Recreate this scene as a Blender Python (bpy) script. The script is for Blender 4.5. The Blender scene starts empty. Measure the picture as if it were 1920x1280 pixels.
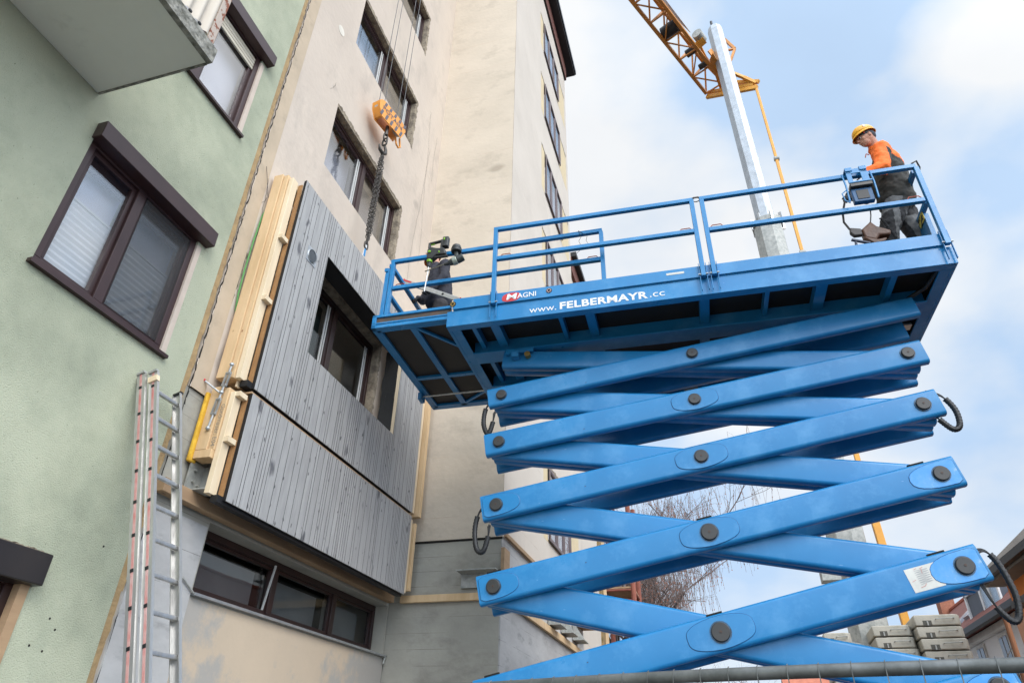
import bpy, math, random
from mathutils import Vector as V3, Matrix
R = math.radians
random.seed(7)
scene = bpy.context.scene
COL = scene.collection

# ------------------------------------------------------------ camera
AZ, TH, RO, F = .294953, .565157, .0229134, 1260.29
CAMZ = 1.7
fw = V3((-math.sin(AZ)*math.cos(TH), math.cos(AZ)*math.cos(TH), math.sin(TH)))
up = V3((math.sin(AZ)*math.sin(TH), -math.cos(AZ)*math.sin(TH), math.cos(TH)))
ri = V3((math.cos(AZ), math.sin(AZ), 0))
r2 = ri*math.cos(RO) + up*math.sin(RO)
u2 = -ri*math.sin(RO) + up*math.cos(RO)
cd = bpy.data.cameras.new('camera'); cam = bpy.data.objects.new('camera', cd); COL.objects.link(cam)
cd.sensor_width = 36; cd.lens = F/1920*36; cd.clip_start = .05; cd.clip_end = 2000
m = Matrix((r2, u2, -fw)).transposed().to_4x4(); m.translation = V3((0, 0, CAMZ))
cam.matrix_world = m
scene.camera = cam

# ------------------------------------------------------------ light
SUN_EL, SUN_AZ = R(38), R(140)      # azimuth measured clockwise from +Y
sd = bpy.data.lights.new('sun', 'SUN'); so = bpy.data.objects.new('sun', sd); COL.objects.link(so)
sd.energy = 1.5; sd.angle = R(25); sd.color = (1, .95, .88)
tosun = V3((math.sin(SUN_AZ)*math.cos(SUN_EL), math.cos(SUN_AZ)*math.cos(SUN_EL), math.sin(SUN_EL)))
so.rotation_euler = tosun.to_track_quat('Z', 'Y').to_euler()
so.location = (0, -5, 30)
w = bpy.data.worlds.new('World'); scene.world = w; w.use_nodes = True
nt = w.node_tree; nt.nodes.clear()
def N(t, ty, **k):
    n = t.nodes.new(ty)
    for a, b in k.items(): setattr(n, a, b)
    return n
out = N(nt, 'ShaderNodeOutputWorld')
sky = N(nt, 'ShaderNodeTexSky', sky_type='NISHITA', sun_disc=False, sun_elevation=SUN_EL, sun_rotation=SUN_AZ)
b1 = N(nt, 'ShaderNodeBackground'); b1.inputs[1].default_value = .15
b2 = N(nt, 'ShaderNodeBackground'); b2.inputs[1].default_value = .80
mx = N(nt, 'ShaderNodeMixShader')
tc = N(nt, 'ShaderNodeTexCoord')
mp = N(nt, 'ShaderNodeMapping'); mp.inputs['Scale'].default_value = (1.1, 1.1, 1.7); mp.inputs['Location'].default_value = (4.1, 3.3, .7)
n1 = N(nt, 'ShaderNodeTexNoise'); n1.inputs['Scale'].default_value = 1.5; n1.inputs['Detail'].default_value = 7; n1.inputs['Roughness'].default_value = .5; n1.inputs['Distortion'].default_value = .25
cr = N(nt, 'ShaderNodeValToRGB'); cr.color_ramp.elements[0].position = .38; cr.color_ramp.elements[0].color = (.86,)*3+(1,); cr.color_ramp.elements[1].position = .60; cr.color_ramp.elements[1].color = (1,)*4
n2 = N(nt, 'ShaderNodeTexNoise'); n2.inputs['Scale'].default_value = 2.4; n2.inputs['Detail'].default_value = 6; n2.inputs['Roughness'].default_value = .45
cc = N(nt, 'ShaderNodeValToRGB'); cc.color_ramp.elements[0].position = .40; cc.color_ramp.elements[0].color = (.58, .77, 1.03, 1); cc.color_ramp.elements[1].position = .56; cc.color_ramp.elements[1].color = (1.0, 1.02, 1.04, 1); ce_ = cc.color_ramp.elements.new(.48); ce_.color = (.83, .92, 1.03, 1)
L = nt.links.new
L(tc.outputs['Generated'], mp.inputs[0]); L(mp.outputs[0], n1.inputs[0]); L(mp.outputs[0], n2.inputs[0])
L(n1.outputs[0], cr.inputs[0]); L(n2.outputs[0], cc.inputs[0]); L(cc.outputs[0], b2.inputs[0])
# clouds are brighter on the side of the veiled sun
gm_ = N(nt, 'ShaderNodeVectorMath', operation='DOT_PRODUCT'); L(tc.outputs['Generated'], gm_.inputs[0]); gm_.inputs[1].default_value = tosun
gr = N(nt, 'ShaderNodeMapRange', interpolation_type='SMOOTHSTEP'); gr.inputs[1].default_value = .22; gr.inputs[2].default_value = 1.0; gr.inputs[3].default_value = 1.03; gr.inputs[4].default_value = 3.9; L(gm_.outputs['Value'], gr.inputs[0]); L(gr.outputs[0], b2.inputs[1])
L(sky.outputs[0], b1.inputs[0]); L(cr.outputs[0], mx.inputs[0]); L(b1.outputs[0], mx.inputs[1]); L(b2.outputs[0], mx.inputs[2]); L(mx.outputs[0], out.inputs[0])
scene.view_settings.view_transform = 'Standard'; scene.view_settings.look = 'None'
scene.view_settings.exposure = -0.10; scene.view_settings.gamma = 1
scene.cycles.max_bounces = 8

# ------------------------------------------------------------ materials
MT = {}
def mat(name, c, c2=None, sc=3.0, rough=.7, metal=0, bump=0, bsc=40, st=(1, 1, 1), lo=.35, hi=.65, c3=None, sc3=.6, lo3=.5, hi3=.75, det=6, spec=None, coat=0, bst=(1, 1, 1), rv=0):
    """procedural surface: colour c..c2 by noise, optional stain colour c3 by a second noise, bump by a fine noise"""
    if name in MT: return MT[name]
    m = bpy.data.materials.new(name); m.use_nodes = True; t = m.node_tree
    p = t.nodes['Principled BSDF']; p.inputs['Roughness'].default_value = rough; p.inputs['Metallic'].default_value = metal
    if spec is not None: p.inputs['Specular IOR Level'].default_value = spec
    if coat: p.inputs['Coat Weight'].default_value = coat; p.inputs['Coat Roughness'].default_value = .12
    c = tuple(c)+(1,)
    tcn = N(t, 'ShaderNodeTexCoord')
    last = None
    if c2 is None: c2 = tuple(x*.82 for x in c[:3])
    mp = N(t, 'ShaderNodeMapping'); mp.inputs['Scale'].default_value = st; t.links.new(tcn.outputs['Object'], mp.inputs[0])
    no = N(t, 'ShaderNodeTexNoise'); no.inputs['Scale'].default_value = sc; no.inputs['Detail'].default_value = det; no.inputs['Roughness'].default_value = .62
    t.links.new(mp.outputs[0], no.inputs[0])
    rp = N(t, 'ShaderNodeValToRGB'); e = rp.color_ramp.elements
    e[0].position = lo; e[0].color = c; e[1].position = hi; e[1].color = tuple(c2)+(1,)
    t.links.new(no.outputs[0], rp.inputs[0]); last = rp.outputs[0]
    if c3 is not None:
        n3 = N(t, 'ShaderNodeTexNoise'); n3.inputs['Scale'].default_value = sc3; n3.inputs['Detail'].default_value = 8; n3.inputs['Roughness'].default_value = .68
        t.links.new(mp.outputs[0], n3.inputs[0])
        r3 = N(t, 'ShaderNodeMapRange'); r3.inputs[1].default_value = lo3; r3.inputs[2].default_value = hi3; t.links.new(n3.outputs[0], r3.inputs[0])
        mx = N(t, 'ShaderNodeMix', data_type='RGBA'); t.links.new(r3.outputs[0], mx.inputs[0]); t.links.new(last, mx.inputs[6]); mx.inputs[7].default_value = tuple(c3)+(1,)
        last = mx.outputs[2]
    t.links.new(last, p.inputs['Base Color'])
    if rv:
        rr = N(t, 'ShaderNodeMapRange'); rr.inputs[3].default_value = rough-rv; rr.inputs[4].default_value = rough+rv; rr.inputs[1].default_value = .3; rr.inputs[2].default_value = .7
        t.links.new(no.outputs[0], rr.inputs[0]); t.links.new(rr.outputs[0], p.inputs['Roughness'])
    if bump:
        mb = N(t, 'ShaderNodeMapping'); mb.inputs['Scale'].default_value = bst; t.links.new(tcn.outputs['Object'], mb.inputs[0])
        nb = N(t, 'ShaderNodeTexNoise'); nb.inputs['Scale'].default_value = bsc; nb.inputs['Detail'].default_value = 5; t.links.new(mb.outputs[0], nb.inputs[0])
        bp = N(t, 'ShaderNodeBump'); bp.inputs['Strength'].default_value = 1; bp.inputs['Distance'].default_value = bump
        t.links.new(nb.outputs[0], bp.inputs['Height']); t.links.new(bp.outputs[0], p.inputs['Normal'])
    MT[name] = m; return m
def overlay(name, col, vscale, vstretch, dmax, extra=None, seed=(0, 0, 0)):
    """adds small spots (voronoi) of another colour onto a material: pits, knots, specks"""
    m = MT[name]; t = m.node_tree; p = t.nodes['Principled BSDF']
    src = p.inputs['Base Color'].links[0].from_socket
    tcn = N(t, 'ShaderNodeTexCoord'); mp = N(t, 'ShaderNodeMapping'); mp.inputs['Scale'].default_value = vstretch; mp.inputs['Location'].default_value = seed
    vo = N(t, 'ShaderNodeTexVoronoi'); vo.inputs['Scale'].default_value = vscale
    dn = N(t, 'ShaderNodeTexNoise'); dn.inputs['Scale'].default_value = vscale*3
    ad = N(t, 'ShaderNodeMix', data_type='RGBA', blend_type='LINEAR_LIGHT'); ad.inputs[0].default_value = .06/max(vscale, 1)*3
    t.links.new(tcn.outputs['Object'], mp.inputs[0]); t.links.new(mp.outputs[0], ad.inputs[6]); t.links.new(mp.outputs[0], dn.inputs[0]); t.links.new(dn.outputs[1], ad.inputs[7])
    t.links.new(ad.outputs[2], vo.inputs[0])
    mr = N(t, 'ShaderNodeMapRange'); mr.inputs[1].default_value = dmax; mr.inputs[2].default_value = dmax*.45; t.links.new(vo.outputs['Distance'], mr.inputs[0])
    fac = mr.outputs[0]
    # keep only some cells
    g = N(t, 'ShaderNodeSeparateColor'); t.links.new(vo.outputs['Color'], g.inputs[0])
    gt = N(t, 'ShaderNodeMath', operation='GREATER_THAN'); gt.inputs[1].default_value = extra if extra else .5; t.links.new(g.outputs[0], gt.inputs[0])
    mu = N(t, 'ShaderNodeMath', operation='MULTIPLY'); t.links.new(fac, mu.inputs[0]); t.links.new(gt.outputs[0], mu.inputs[1])
    mx = N(t, 'ShaderNodeMix', data_type='RGBA'); t.links.new(mu.outputs[0], mx.inputs[0]); t.links.new(src, mx.inputs[6]); mx.inputs[7].default_value = tuple(col)+(1,)
    t.links.new(mx.outputs[2], p.inputs['Base Color'])
def boardtint(name, amt=.3):
    """per-board brightness stored as a colour attribute on the mesh"""
    m = MT[name]; t = m.node_tree; p = t.nodes['Principled BSDF']; src = p.inputs['Base Color'].links[0].from_socket
    at = N(t, 'ShaderNodeAttribute', attribute_name='tint')
    mx = N(t, 'ShaderNodeMix', data_type='RGBA', blend_type='MULTIPLY'); mx.inputs[0].default_value = 1
    t.links.new(src, mx.inputs[6]); t.links.new(at.outputs[0], mx.inputs[7]); t.links.new(mx.outputs[2], p.inputs['Base Color'])
def lines(name, axis, period, col, width=.04, jitter=.0):
    """thin seams across a wall (formwork joints)"""
    m = MT[name]; t = m.node_tree; p = t.nodes['Principled BSDF']; src = p.inputs['Base Color'].links[0].from_socket
    tcn = N(t, 'ShaderNodeTexCoord'); sx = N(t, 'ShaderNodeSeparateXYZ'); 
    nz = N(t, 'ShaderNodeTexNoise'); nz.inputs['Scale'].default_value = .8
    t.links.new(tcn.outputs['Object'], sx.inputs[0]); t.links.new(tcn.outputs['Object'], nz.inputs[0])
    a0 = N(t, 'ShaderNodeMath', operation='MULTIPLY_ADD'); t.links.new(nz.outputs[0], a0.inputs[0]); a0.inputs[1].default_value = jitter; t.links.new(sx.outputs[axis], a0.inputs[2])
    dv = N(t, 'ShaderNodeMath', operation='DIVIDE'); dv.inputs[1].default_value = period; t.links.new(a0.outputs[0], dv.inputs[0])
    fr = N(t, 'ShaderNodeMath', operation='FRACT'); t.links.new(dv.outputs[0], fr.inputs[0])
    lt = N(t, 'ShaderNodeMath', operation='LESS_THAN'); lt.inputs[1].default_value = width; t.links.new(fr.outputs[0], lt.inputs[0])
    n4 = N(t, 'ShaderNodeTexNoise'); n4.inputs['Scale'].default_value = 2.2; n4.inputs['Detail'].default_value = 4; t.links.new(tcn.outputs['Object'], n4.inputs[0])
    mr = N(t, 'ShaderNodeMapRange'); mr.inputs[1].default_value = .42; mr.inputs[2].default_value = .62; t.links.new(n4.outputs[0], mr.inputs[0])
    mu = N(t, 'ShaderNodeMath', operation='MULTIPLY'); t.links.new(lt.outputs[0], mu.inputs[0]); t.links.new(mr.outputs[0], mu.inputs[1])
    mx = N(t, 'ShaderNodeMix', data_type='RGBA'); t.links.new(mu.outputs[0], mx.inputs[0]); t.links.new(src, mx.inputs[6]); mx.inputs[7].default_value = tuple(col)+(1,)
    t.links.new(mx.outputs[2], p.inputs['Base Color'])

G = mat('green_render', (.465, .485, .355), (.405, .425, .31), sc=.9, rough=.92, bump=.008, bsc=95, c3=(.22, .25, .18), sc3=.75, lo3=.46, hi3=.80)
overlay('green_render', (.30, .33, .25), 38, (1, 1, 1), .22, .5)
overlay('green_render', (.20, .225, .16), 16, (1, 1, .6), .07, .6, (4, 1, 2))
BG = mat('beige_render', (.62, .53, .44), (.54, .46, .385), sc=.8, rough=.9, bump=.005, bsc=12, c3=(.38, .33, .28), sc3=1.9, lo3=.52, hi3=.88, st=(1, 1, .5))
overlay('beige_render', (.17, .14, .115), 1.9, (1, 1, .8), .020, .3)
overlay('beige_render', (.42, .36, .305), .7, (1, 1, .8), .09, .6, (2, 7, 1))
lines('beige_render', 2, 1.41, (.5, .42, .35), .008, .03)
TW = mat('tower_render', (.62, .53, .42), (.55, .47, .37), sc=.7, rough=.9, bump=.005, bsc=12, c3=(.38, .32, .245), sc3=1.6, lo3=.53, hi3=.88, st=(1, 1, 1.6))
overlay('tower_render', (.14, .115, .09), 1.9, (1, 1, .7), .018, .3)
overlay('tower_render', (.40, .335, .26), .55, (1, 1, 1.6), .11, .55, (3, 2, 5))
lines('tower_render', 2, .94, (.55, .44, .33), .012, .05)
WP = mat('pale_render', (.62, .555, .48), (.56, .50, .43), sc=.7, rough=.9, bump=.004, bsc=9, c3=(.5, .44, .38), sc3=1.3, lo3=.58, hi3=.9)
lines('pale_render', 2, 1.41, (.5, .42, .35), .008, .03)
CP = mat('cream_paint', (.66, .54, .34), (.58, .47, .30), sc=3, rough=.9)
CO = mat('concrete', (.42, .40, .34), (.33, .315, .27), sc=1.1, rough=.88, bump=.004, bsc=14, c3=(.17, .16, .135), sc3=1.2, lo3=.53, hi3=.8, st=(1, 1, 1.5))
overlay('concrete', (.06, .055, .05), 3.2, (1, 1, 1), .03, .35)
lines('concrete', 2, .2, (.19, .18, .15), .025, .02)
COL2 = mat('concrete_pale', (.50, .49, .475), (.40, .39, .38), sc=1.5, rough=.88, bump=.004, bsc=14, c3=(.22, .215, .205), sc3=2.2, lo3=.55, hi3=.75, st=(1, .6, 1.8))
lines('concrete_pale', 2, .3, (.2, .19, .18), .02, .03)
PA = mat('patched_plaster', (.60, .48, .35), (.52, .42, .31), sc=.6, rough=.92, bump=.003, bsc=10, c3=(.40, .37, .33), sc3=.55, lo3=.50, hi3=.56)
RC = mat('chipped_concrete', (.36, .30, .22), (.15, .12, .09), sc=9, rough=.95, bump=.03, bsc=30)
FO = mat('insulation_foam', (.42, .29, .14), (.30, .20, .10), sc=6, rough=.95, bump=.01, bsc=30)
DK = mat('dark_gap', (.02, .018, .015), rough=1)
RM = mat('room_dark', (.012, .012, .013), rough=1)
BRN = mat('brown_aluminium', (.050, .024, .024), (.038, .018, .018), sc=4, rough=.38, metal=.15)
BRD = mat('dark_brown_frame', (.035, .014, .012), (.022, .010, .009), sc=4, rough=.4)
SHU = mat('charcoal_box', (.022, .018, .017), rough=.35)
IVO = mat('ivory_shutter', (.62, .56, .45), rough=.6)
BL = mat('pleated_blind', (.66, .68, .67), (.58, .61, .61), sc=2, rough=.85)
CU = mat('curtain', (.60, .62, .68), (.52, .54, .60), sc=.9, rough=.9)
GC = mat('gray_curtain', (.34, .32, .33), (.26, .25, .26), sc=.8, rough=.9)
PINE = mat('pine', (.70, .50, .29), (.60, .41, .22), sc=3, rough=.72, st=(2.5, 2.5, .5), bump=.0015, bsc=30, bst=(3, 3, .3))
overlay('pine', (.30, .15, .06), 5, (1.4, 1.4, .7), .085, .55)
PINL = mat('pine_light', (.80, .66, .46), (.70, .55, .36), sc=3, rough=.75, st=(3, 3, .5))
overlay('pine_light', (.42, .25, .12), 5, (1.4, 1.4, .7), .07, .55)
PIN2 = mat('pine_aged', (.42, .28, .16), (.33, .21, .12), sc=4, rough=.8, st=(1, .4, 3))
overlay('pine_aged', (.12, .07, .04), 5, (1, .6, 1.5), .07, .55)
OSB = mat('ochre_board', (.36, .19, .07), (.26, .13, .05), sc=5, rough=.8)
GW = mat('gray_cladding', (.405, .396, .386), (.325, .317, .310), sc=3.2, rough=.7, st=(4, 6, .8), bump=.002, bsc=22, bst=(4, 8, .5), c3=(.19, .188, .195), sc3=1.3, lo3=.60, hi3=.85)
overlay('gray_cladding', (.13, .128, .135), 3.2, (1.4, 1.5, .7), .22, .2)
overlay('gray_cladding', (.10, .098, .10), 6.5, (1.4, 1.5, .8), .15, .45, (3, 1, 2))
boardtint('gray_cladding')
BK = mat('black_sealing', (.012, .012, .013), rough=.5)
FOIL = mat('black_membrane', (.03, .029, .028), (.02, .02, .02), rough=.4, bump=.02, bsc=4)
GALV = mat('galvanised', (.52, .53, .54), (.38, .40, .41), sc=7, rough=.36, metal=.7, bump=.002, bsc=20, rv=.1)
GALM = mat('galvanised_mast', (.44, .46, .475), (.35, .37, .385), sc=3.5, rough=.42, metal=.5, c3=(.40, .42, .43), sc3=1.4, lo3=.5, hi3=.8, rv=.08)
GALD = mat('galvanised_dull', (.42, .42, .39), (.26, .27, .25), sc=9, rough=.6, metal=.2, c3=(.5, .49, .45), sc3=6)
ALU = mat('aluminium', (.62, .61, .59), (.47, .46, .44), sc=5, rough=.42, metal=.75, st=(3, 3, .4), rv=.1)
REDS = mat('faded_red_stripe', (.50, .18, .16), (.56, .36, .33), sc=8, rough=.6)
BLUE = mat('lift_blue', (.016, .205, .46), (.013, .172, .40), sc=1.2, rough=.34, spec=.38, coat=.14, c3=(.07, .27, .52), sc3=3.2, lo3=.5, hi3=.8, rv=.10, bump=.0008, bsc=6)
overlay('lift_blue', (.20, .38, .58), 9, (.5, 3, 3), .07, .6)
overlay('lift_blue', (.03, .05, .09), 2.3, (1, 1, 1), .02, .3)
BLUW = mat('worn_blue_plate', (.045, .27, .65), (.10, .32, .62), sc=5, rough=.5, lo=.45, hi=.6, rv=.12, c3=(.30, .45, .60), sc3=9, lo3=.6, hi3=.75, bump=.002, bsc=12)
DECK = mat('black_plywood', (.022, .018, .015), (.013, .011, .010), sc=2, rough=.6)
PIN = mat('black_pin_cap', (.022, .022, .022), (.035, .033, .03), sc=6, rough=.42)
RUB = mat('black_hose', (.013, .013, .014), rough=.45, bump=.004, bsc=60)
BRS = mat('brass', (.45, .30, .10), rough=.4, metal=.8)
WHT = mat('white_lettering', (.80, .80, .80), (.70, .71, .72), sc=12, rough=.6)
STK = mat('sticker', (.62, .61, .56), (.52, .51, .47), sc=6, rough=.45)
RED = mat('red_paint', (.62, .03, .03), (.5, .025, .025), sc=6, rough=.4)
ROR = mat('rusty_red', (.38, .08, .05), rough=.7)
YEL = mat('yellow_paint', (.85, .45, .03), (.75, .38, .02), sc=4, rough=.45)
YIN = mat('yellow_insulation', (.78, .48, .05), (.60, .33, .03), sc=8, rough=.95, bump=.012, bsc=20)
ORG = mat('crane_orange', (.66, .27, .05), (.50, .20, .035), sc=2, rough=.5)
ORY = mat('crane_yellow', (.78, .36, .035), (.66, .29, .03), sc=2, rough=.45)
HOOK = mat('hook_orange', (.80, .33, .045), (.68, .26, .035), sc=4, rough=.5, c3=(.3, .14, .05), sc3=6, lo3=.62, hi3=.8)
STP = mat('stripe_gray', (.10, .09, .11), rough=.5)
CHN = mat('chain_steel', (.085, .075, .066), (.05, .045, .04), sc=20, rough=.45, metal=.6)
BANN = mat('white_panel', (.62, .60, .60), (.5, .48, .48), sc=3, rough=.6)
BLC = mat('ballast_concrete', (.46, .43, .36), (.37, .35, .29), sc=3, rough=.85, bump=.004, bsc=30, c3=(.28, .26, .21), sc3=3, lo3=.55, hi3=.8)
RUST = mat('rusty_flashing', (.45, .38, .32), (.22, .07, .035), sc=9, rough=.8, lo=.48, hi=.52)
CORR = mat('corrugated_sheet', (.62, .56, .47), (.54, .48, .40), sc=3, rough=.7, st=(1, 1, .4))
SLAB = mat('painted_concrete', (.70, .70, .62), (.64, .64, .57), sc=1.2, rough=.85, bump=.002, bsc=15, c3=(.40, .38, .31), sc3=1.6, lo3=.62, hi3=.9)
SLBE = mat('mossy_edge', (.34, .33, .29), (.10, .10, .08), sc=14, rough=.95, bump=.02, bsc=25)
GRD = mat('asphalt_ground', (.055, .053, .05), (.04, .038, .036), sc=4, rough=.95, bump=.03, bsc=20)

# ------------------------------------------------------------ geometry helpers
WM = {}
class MB:
    def __init__(s, M=None): s.v = []; s.f = []; s.marks = []; s.M = M; s.mi = []; s.cur = 0; s.tint = []; s.ct = 1.0
    def add(s, vs, fs):
        o = len(s.v); s.marks.append(o); s.v += [V3(a) for a in vs]
        for f in fs: s.f.append([i+o for i in f]); s.mi.append(s.cur); s.tint.append(s.ct)
        return s
    def box(s, x0, x1, y0, y1, z0, z1):
        vs = [(x, y, z) for x in (x0, x1) for y in (y0, y1) for z in (z0, z1)]
        return s.add(vs, [(0, 1, 3, 2), (4, 6, 7, 5), (0, 4, 5, 1), (2, 3, 7, 6), (0, 2, 6, 4), (1, 5, 7, 3)])
    def frame(s, p0, p1, upv):
        d = (V3(p1)-V3(p0)).normalized(); a = V3(upv); a = a - d*a.dot(d)
        if a.length < 1e-4: a = V3((1, 0, 0)) - d*d.x
        a.normalize(); b = d.cross(a); return d, a, b
    def prof(s, p0, p1, pts, upv=(0, 0, 1), cap=True):
        """extrude a closed profile (along a=up, b=side) from p0 to p1"""
        d, a, b = s.frame(p0, p1, upv); n = len(pts)
        vs = [V3(p)+a*q[0]+b*q[1] for p in (p0, p1) for q in pts]
        fs = [(i, (i+1) % n, n+(i+1) % n, n+i) for i in range(n)]
        if cap: fs += [tuple(range(n-1, -1, -1)), tuple(range(n, 2*n))]
        return s.add(vs, fs)
    def beam(s, p0, p1, h, wd, upv=(0, 0, 1)):
        return s.prof(p0, p1, [(-h/2, -wd/2), (-h/2, wd/2), (h/2, wd/2), (h/2, -wd/2)], upv)
    def rbar(s, p0, p1, h, wd, r, upv=(0, 0, 1), n=4):
        pts = []
        for (sa, sb, a0) in ((1, 1, 0), (-1, 1, 90), (-1, -1, 180), (1, -1, 270)):
            for k in range(n+1):
                an = R(a0+90*k/n)
                pts.append((sa*(h/2-r)+r*math.cos(an), sb*(wd/2-r)+r*math.sin(an)))
        return s.prof(p0, p1, pts, upv)
    def cyl(s, p0, p1, r0, r1=None, n=12, cap=True, rot=0):
        r1 = r0 if r1 is None else r1
        d, a, b = s.frame(p0, p1, (0, 0, 1) if abs((V3(p1)-V3(p0)).normalized().z) < .95 else (1, 0, 0))
        vs = []
        for p, r in ((p0, r0), (p1, r1)):
            vs += [V3(p)+(a*math.cos(2*math.pi*i/n+rot)+b*math.sin(2*math.pi*i/n+rot))*r for i in range(n)]
        fs = [(i, (i+1) % n, n+(i+1) % n, n+i) for i in range(n)]
        if cap: fs += [tuple(range(n-1, -1, -1)), tuple(range(n, 2*n))]
        return s.add(vs, fs)
    def tube(s, pts, r, n=6, cap=True, rr=None):
        pts = [V3(p) for p in pts]; rings = []; a = None
        for i, p in enumerate(pts):
            d = (pts[min(i+1, len(pts)-1)]-pts[max(i-1, 0)]).normalized()
            if a is None: a = V3((0, 0, 1)) if abs(d.z) < .9 else V3((1, 0, 0))
            a = (a-d*a.dot(d)).normalized(); b = d.cross(a); q = rr[i] if rr else r
            rings.append([p+(a*math.cos(2*math.pi*k/n)+b*math.sin(2*math.pi*k/n))*q for k in range(n)])
        vs = [v for g in rings for v in g]; fs = []
        for i in range(len(pts)-1):
            fs += [(i*n+k, i*n+(k+1) % n, (i+1)*n+(k+1) % n, (i+1)*n+k) for k in range(n)]
        if cap: fs += [tuple(range(n-1, -1, -1)), tuple(range((len(pts)-1)*n, len(pts)*n))]
        return s.add(vs, fs)
    def sph(s, c, r, nu=14, nv=9, rot=None):
        rx, ry, rz = (r, r, r) if not hasattr(r, '__len__') else r; c = V3(c); vs = []; fs = []
        Q = rot or Matrix.Identity(3)
        for j in range(1, nv):
            t = math.pi*j/nv
            for i in range(nu):
                a = 2*math.pi*i/nu; vs.append(c+Q@V3((rx*math.sin(t)*math.cos(a), ry*math.sin(t)*math.sin(a), rz*math.cos(t))))
        vs += [c+Q@V3((0, 0, rz)), c-Q@V3((0, 0, rz))]; T = len(vs)-2
        for j in range(nv-2):
            fs += [(j*nu+i, (j+1)*nu+i, (j+1)*nu+(i+1) % nu, j*nu+(i+1) % nu) for i in range(nu)]
        fs += [(T, i, (i+1) % nu) for i in range(nu)]
        o = (nv-2)*nu; fs += [(T+1, o+(i+1) % nu, o+i) for i in range(nu)]
        return s.add(vs, fs)
    def cap(s, p0, r0, p1, r1, n=12):
        s.cyl(p0, p1, r0, r1, n); s.sph(p0, r0, n, 7); return s.sph(p1, r1, n, 7)
    def poly(s, pts, nvec):
        """flat polygon given thickness nvec"""
        n = len(pts); nv = V3(nvec); vs = [V3(p) for p in pts]+[V3(p)+nv for p in pts]
        fs = [(i, (i+1) % n, n+(i+1) % n, n+i) for i in range(n)]+[tuple(range(n-1, -1, -1)), tuple(range(n, 2*n))]
        return s.add(vs, fs)
    def build(s, name, material, parent=None, bevel=0, smooth=32, seg=2, base=False):
        vs = [s.M@v for v in s.v] if s.M else s.v
        if parent is not None: P = WM[parent.name]
        else: P = Matrix.Identity(4)
        iv = P.inverted(); vs = [iv@v for v in vs]
        lo = V3([min(v[i] for v in vs) for i in range(3)]); hi = V3([max(v[i] for v in vs) for i in range(3)])
        o = (lo+hi)/2
        if parent is None: o.z = lo.z
        me = bpy.data.meshes.new(name); me.from_pydata([v-o for v in vs], [], s.f)
        mats = material if isinstance(material, (list, tuple)) else [material]
        for q in mats: me.materials.append(q)
        if len(mats) > 1: me.polygons.foreach_set('material_index', s.mi)
        if any(t != 1.0 for t in s.tint):
            ca = me.color_attributes.new('tint', 'FLOAT_COLOR', 'CORNER'); k = 0
            for p, t in zip(me.polygons, s.tint):
                for _ in p.loop_indices: ca.data[k].color = (t, t, t, 1); k += 1
        me.update()
        import bmesh
        bm = bmesh.new(); bm.from_mesh(me); bmesh.ops.recalc_face_normals(bm, faces=bm.faces[:]); bm.to_mesh(me); bm.free()
        me.shade_smooth(); me.set_sharp_from_angle(angle=R(smooth))
        ob = bpy.data.objects.new(name, me); COL.objects.link(ob); ob.location = o
        if parent is not None: ob.parent = parent
        WM[ob.name] = P@Matrix.Translation(o)
        if bevel:
            b = ob.modifiers.new('bevel', 'BEVEL'); b.width = bevel; b.segments = seg; b.limit_method = 'ANGLE'; b.angle_limit = R(40); b.harden_normals = False
        return ob
def build_split(mb, name, material, parent=None, **k):
    # one object per add() piece
    res = []
    for fs, idx in mb.groups():
        q = MB(mb.M); mp_ = {v: i for i, v in enumerate(idx)}; q.v = [mb.v[i] for i in idx]; q.f = [[mp_[i] for i in f] for f in fs]; q.mi = [0]*len(fs); q.tint = [1.0]*len(fs)
        res.append(q.build(name, material, parent, **k))
    return res
def groups(s):
    for a, b in zip(s.marks, s.marks[1:]+[len(s.v)]):
        yield [f for f in s.f if a <= f[0] < b], list(range(a, b))
MB.groups = groups
def tag(o, label=None, cat=None, group=None, kind=None):
    if label: o['label'] = label
    if cat: o['category'] = cat
    if group: o['group'] = group
    if kind: o['kind'] = kind
    return o
def thing(name, loc, label, cat, group=None, M=None):
    o = bpy.data.objects.new(name, None); COL.objects.link(o); o.empty_display_size = .2
    Wt = Matrix.Translation(M@V3(loc) if M else V3(loc))
    if M: Wt = Wt @ M.to_3x3().to_4x4()
    o.matrix_world = Wt; WM[o.name] = Wt
    return tag(o, label, cat, group)
def text(body, width, height, org, ux, uy, name, material, parent, bold=0, thick=.003, M=None, spacing=1.0, shear=0):
    cu = bpy.data.curves.new('t', 'FONT'); cu.body = body; cu.offset = bold; cu.space_character = spacing; cu.shear = shear; cu.resolution_u = 3
    ob = bpy.data.objects.new('t', cu); COL.objects.link(ob); bpy.context.view_layer.update()
    me = bpy.data.meshes.new_from_object(ob.evaluated_get(bpy.context.evaluated_depsgraph_get()))
    bpy.data.objects.remove(ob)
    xs = [v.co.x for v in me.vertices]; ys = [v.co.y for v in me.vertices]
    x0, x1, y0, y1 = min(xs), max(xs), min(ys), max(ys)
    ux = V3(ux).normalized(); uy = V3(uy).normalized(); nn = ux.cross(uy)
    mb = MB(M)
    vs = [V3(org)+ux*((v.co.x-x0)/(x1-x0)*width)+uy*((v.co.y-y0)/(y1-y0)*height)+nn*thick for v in me.vertices]
    mb.add(vs, [tuple(p.vertices) for p in me.polygons]); bpy.data.meshes.remove(me)
    return mb.build(name, material, parent)
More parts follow.
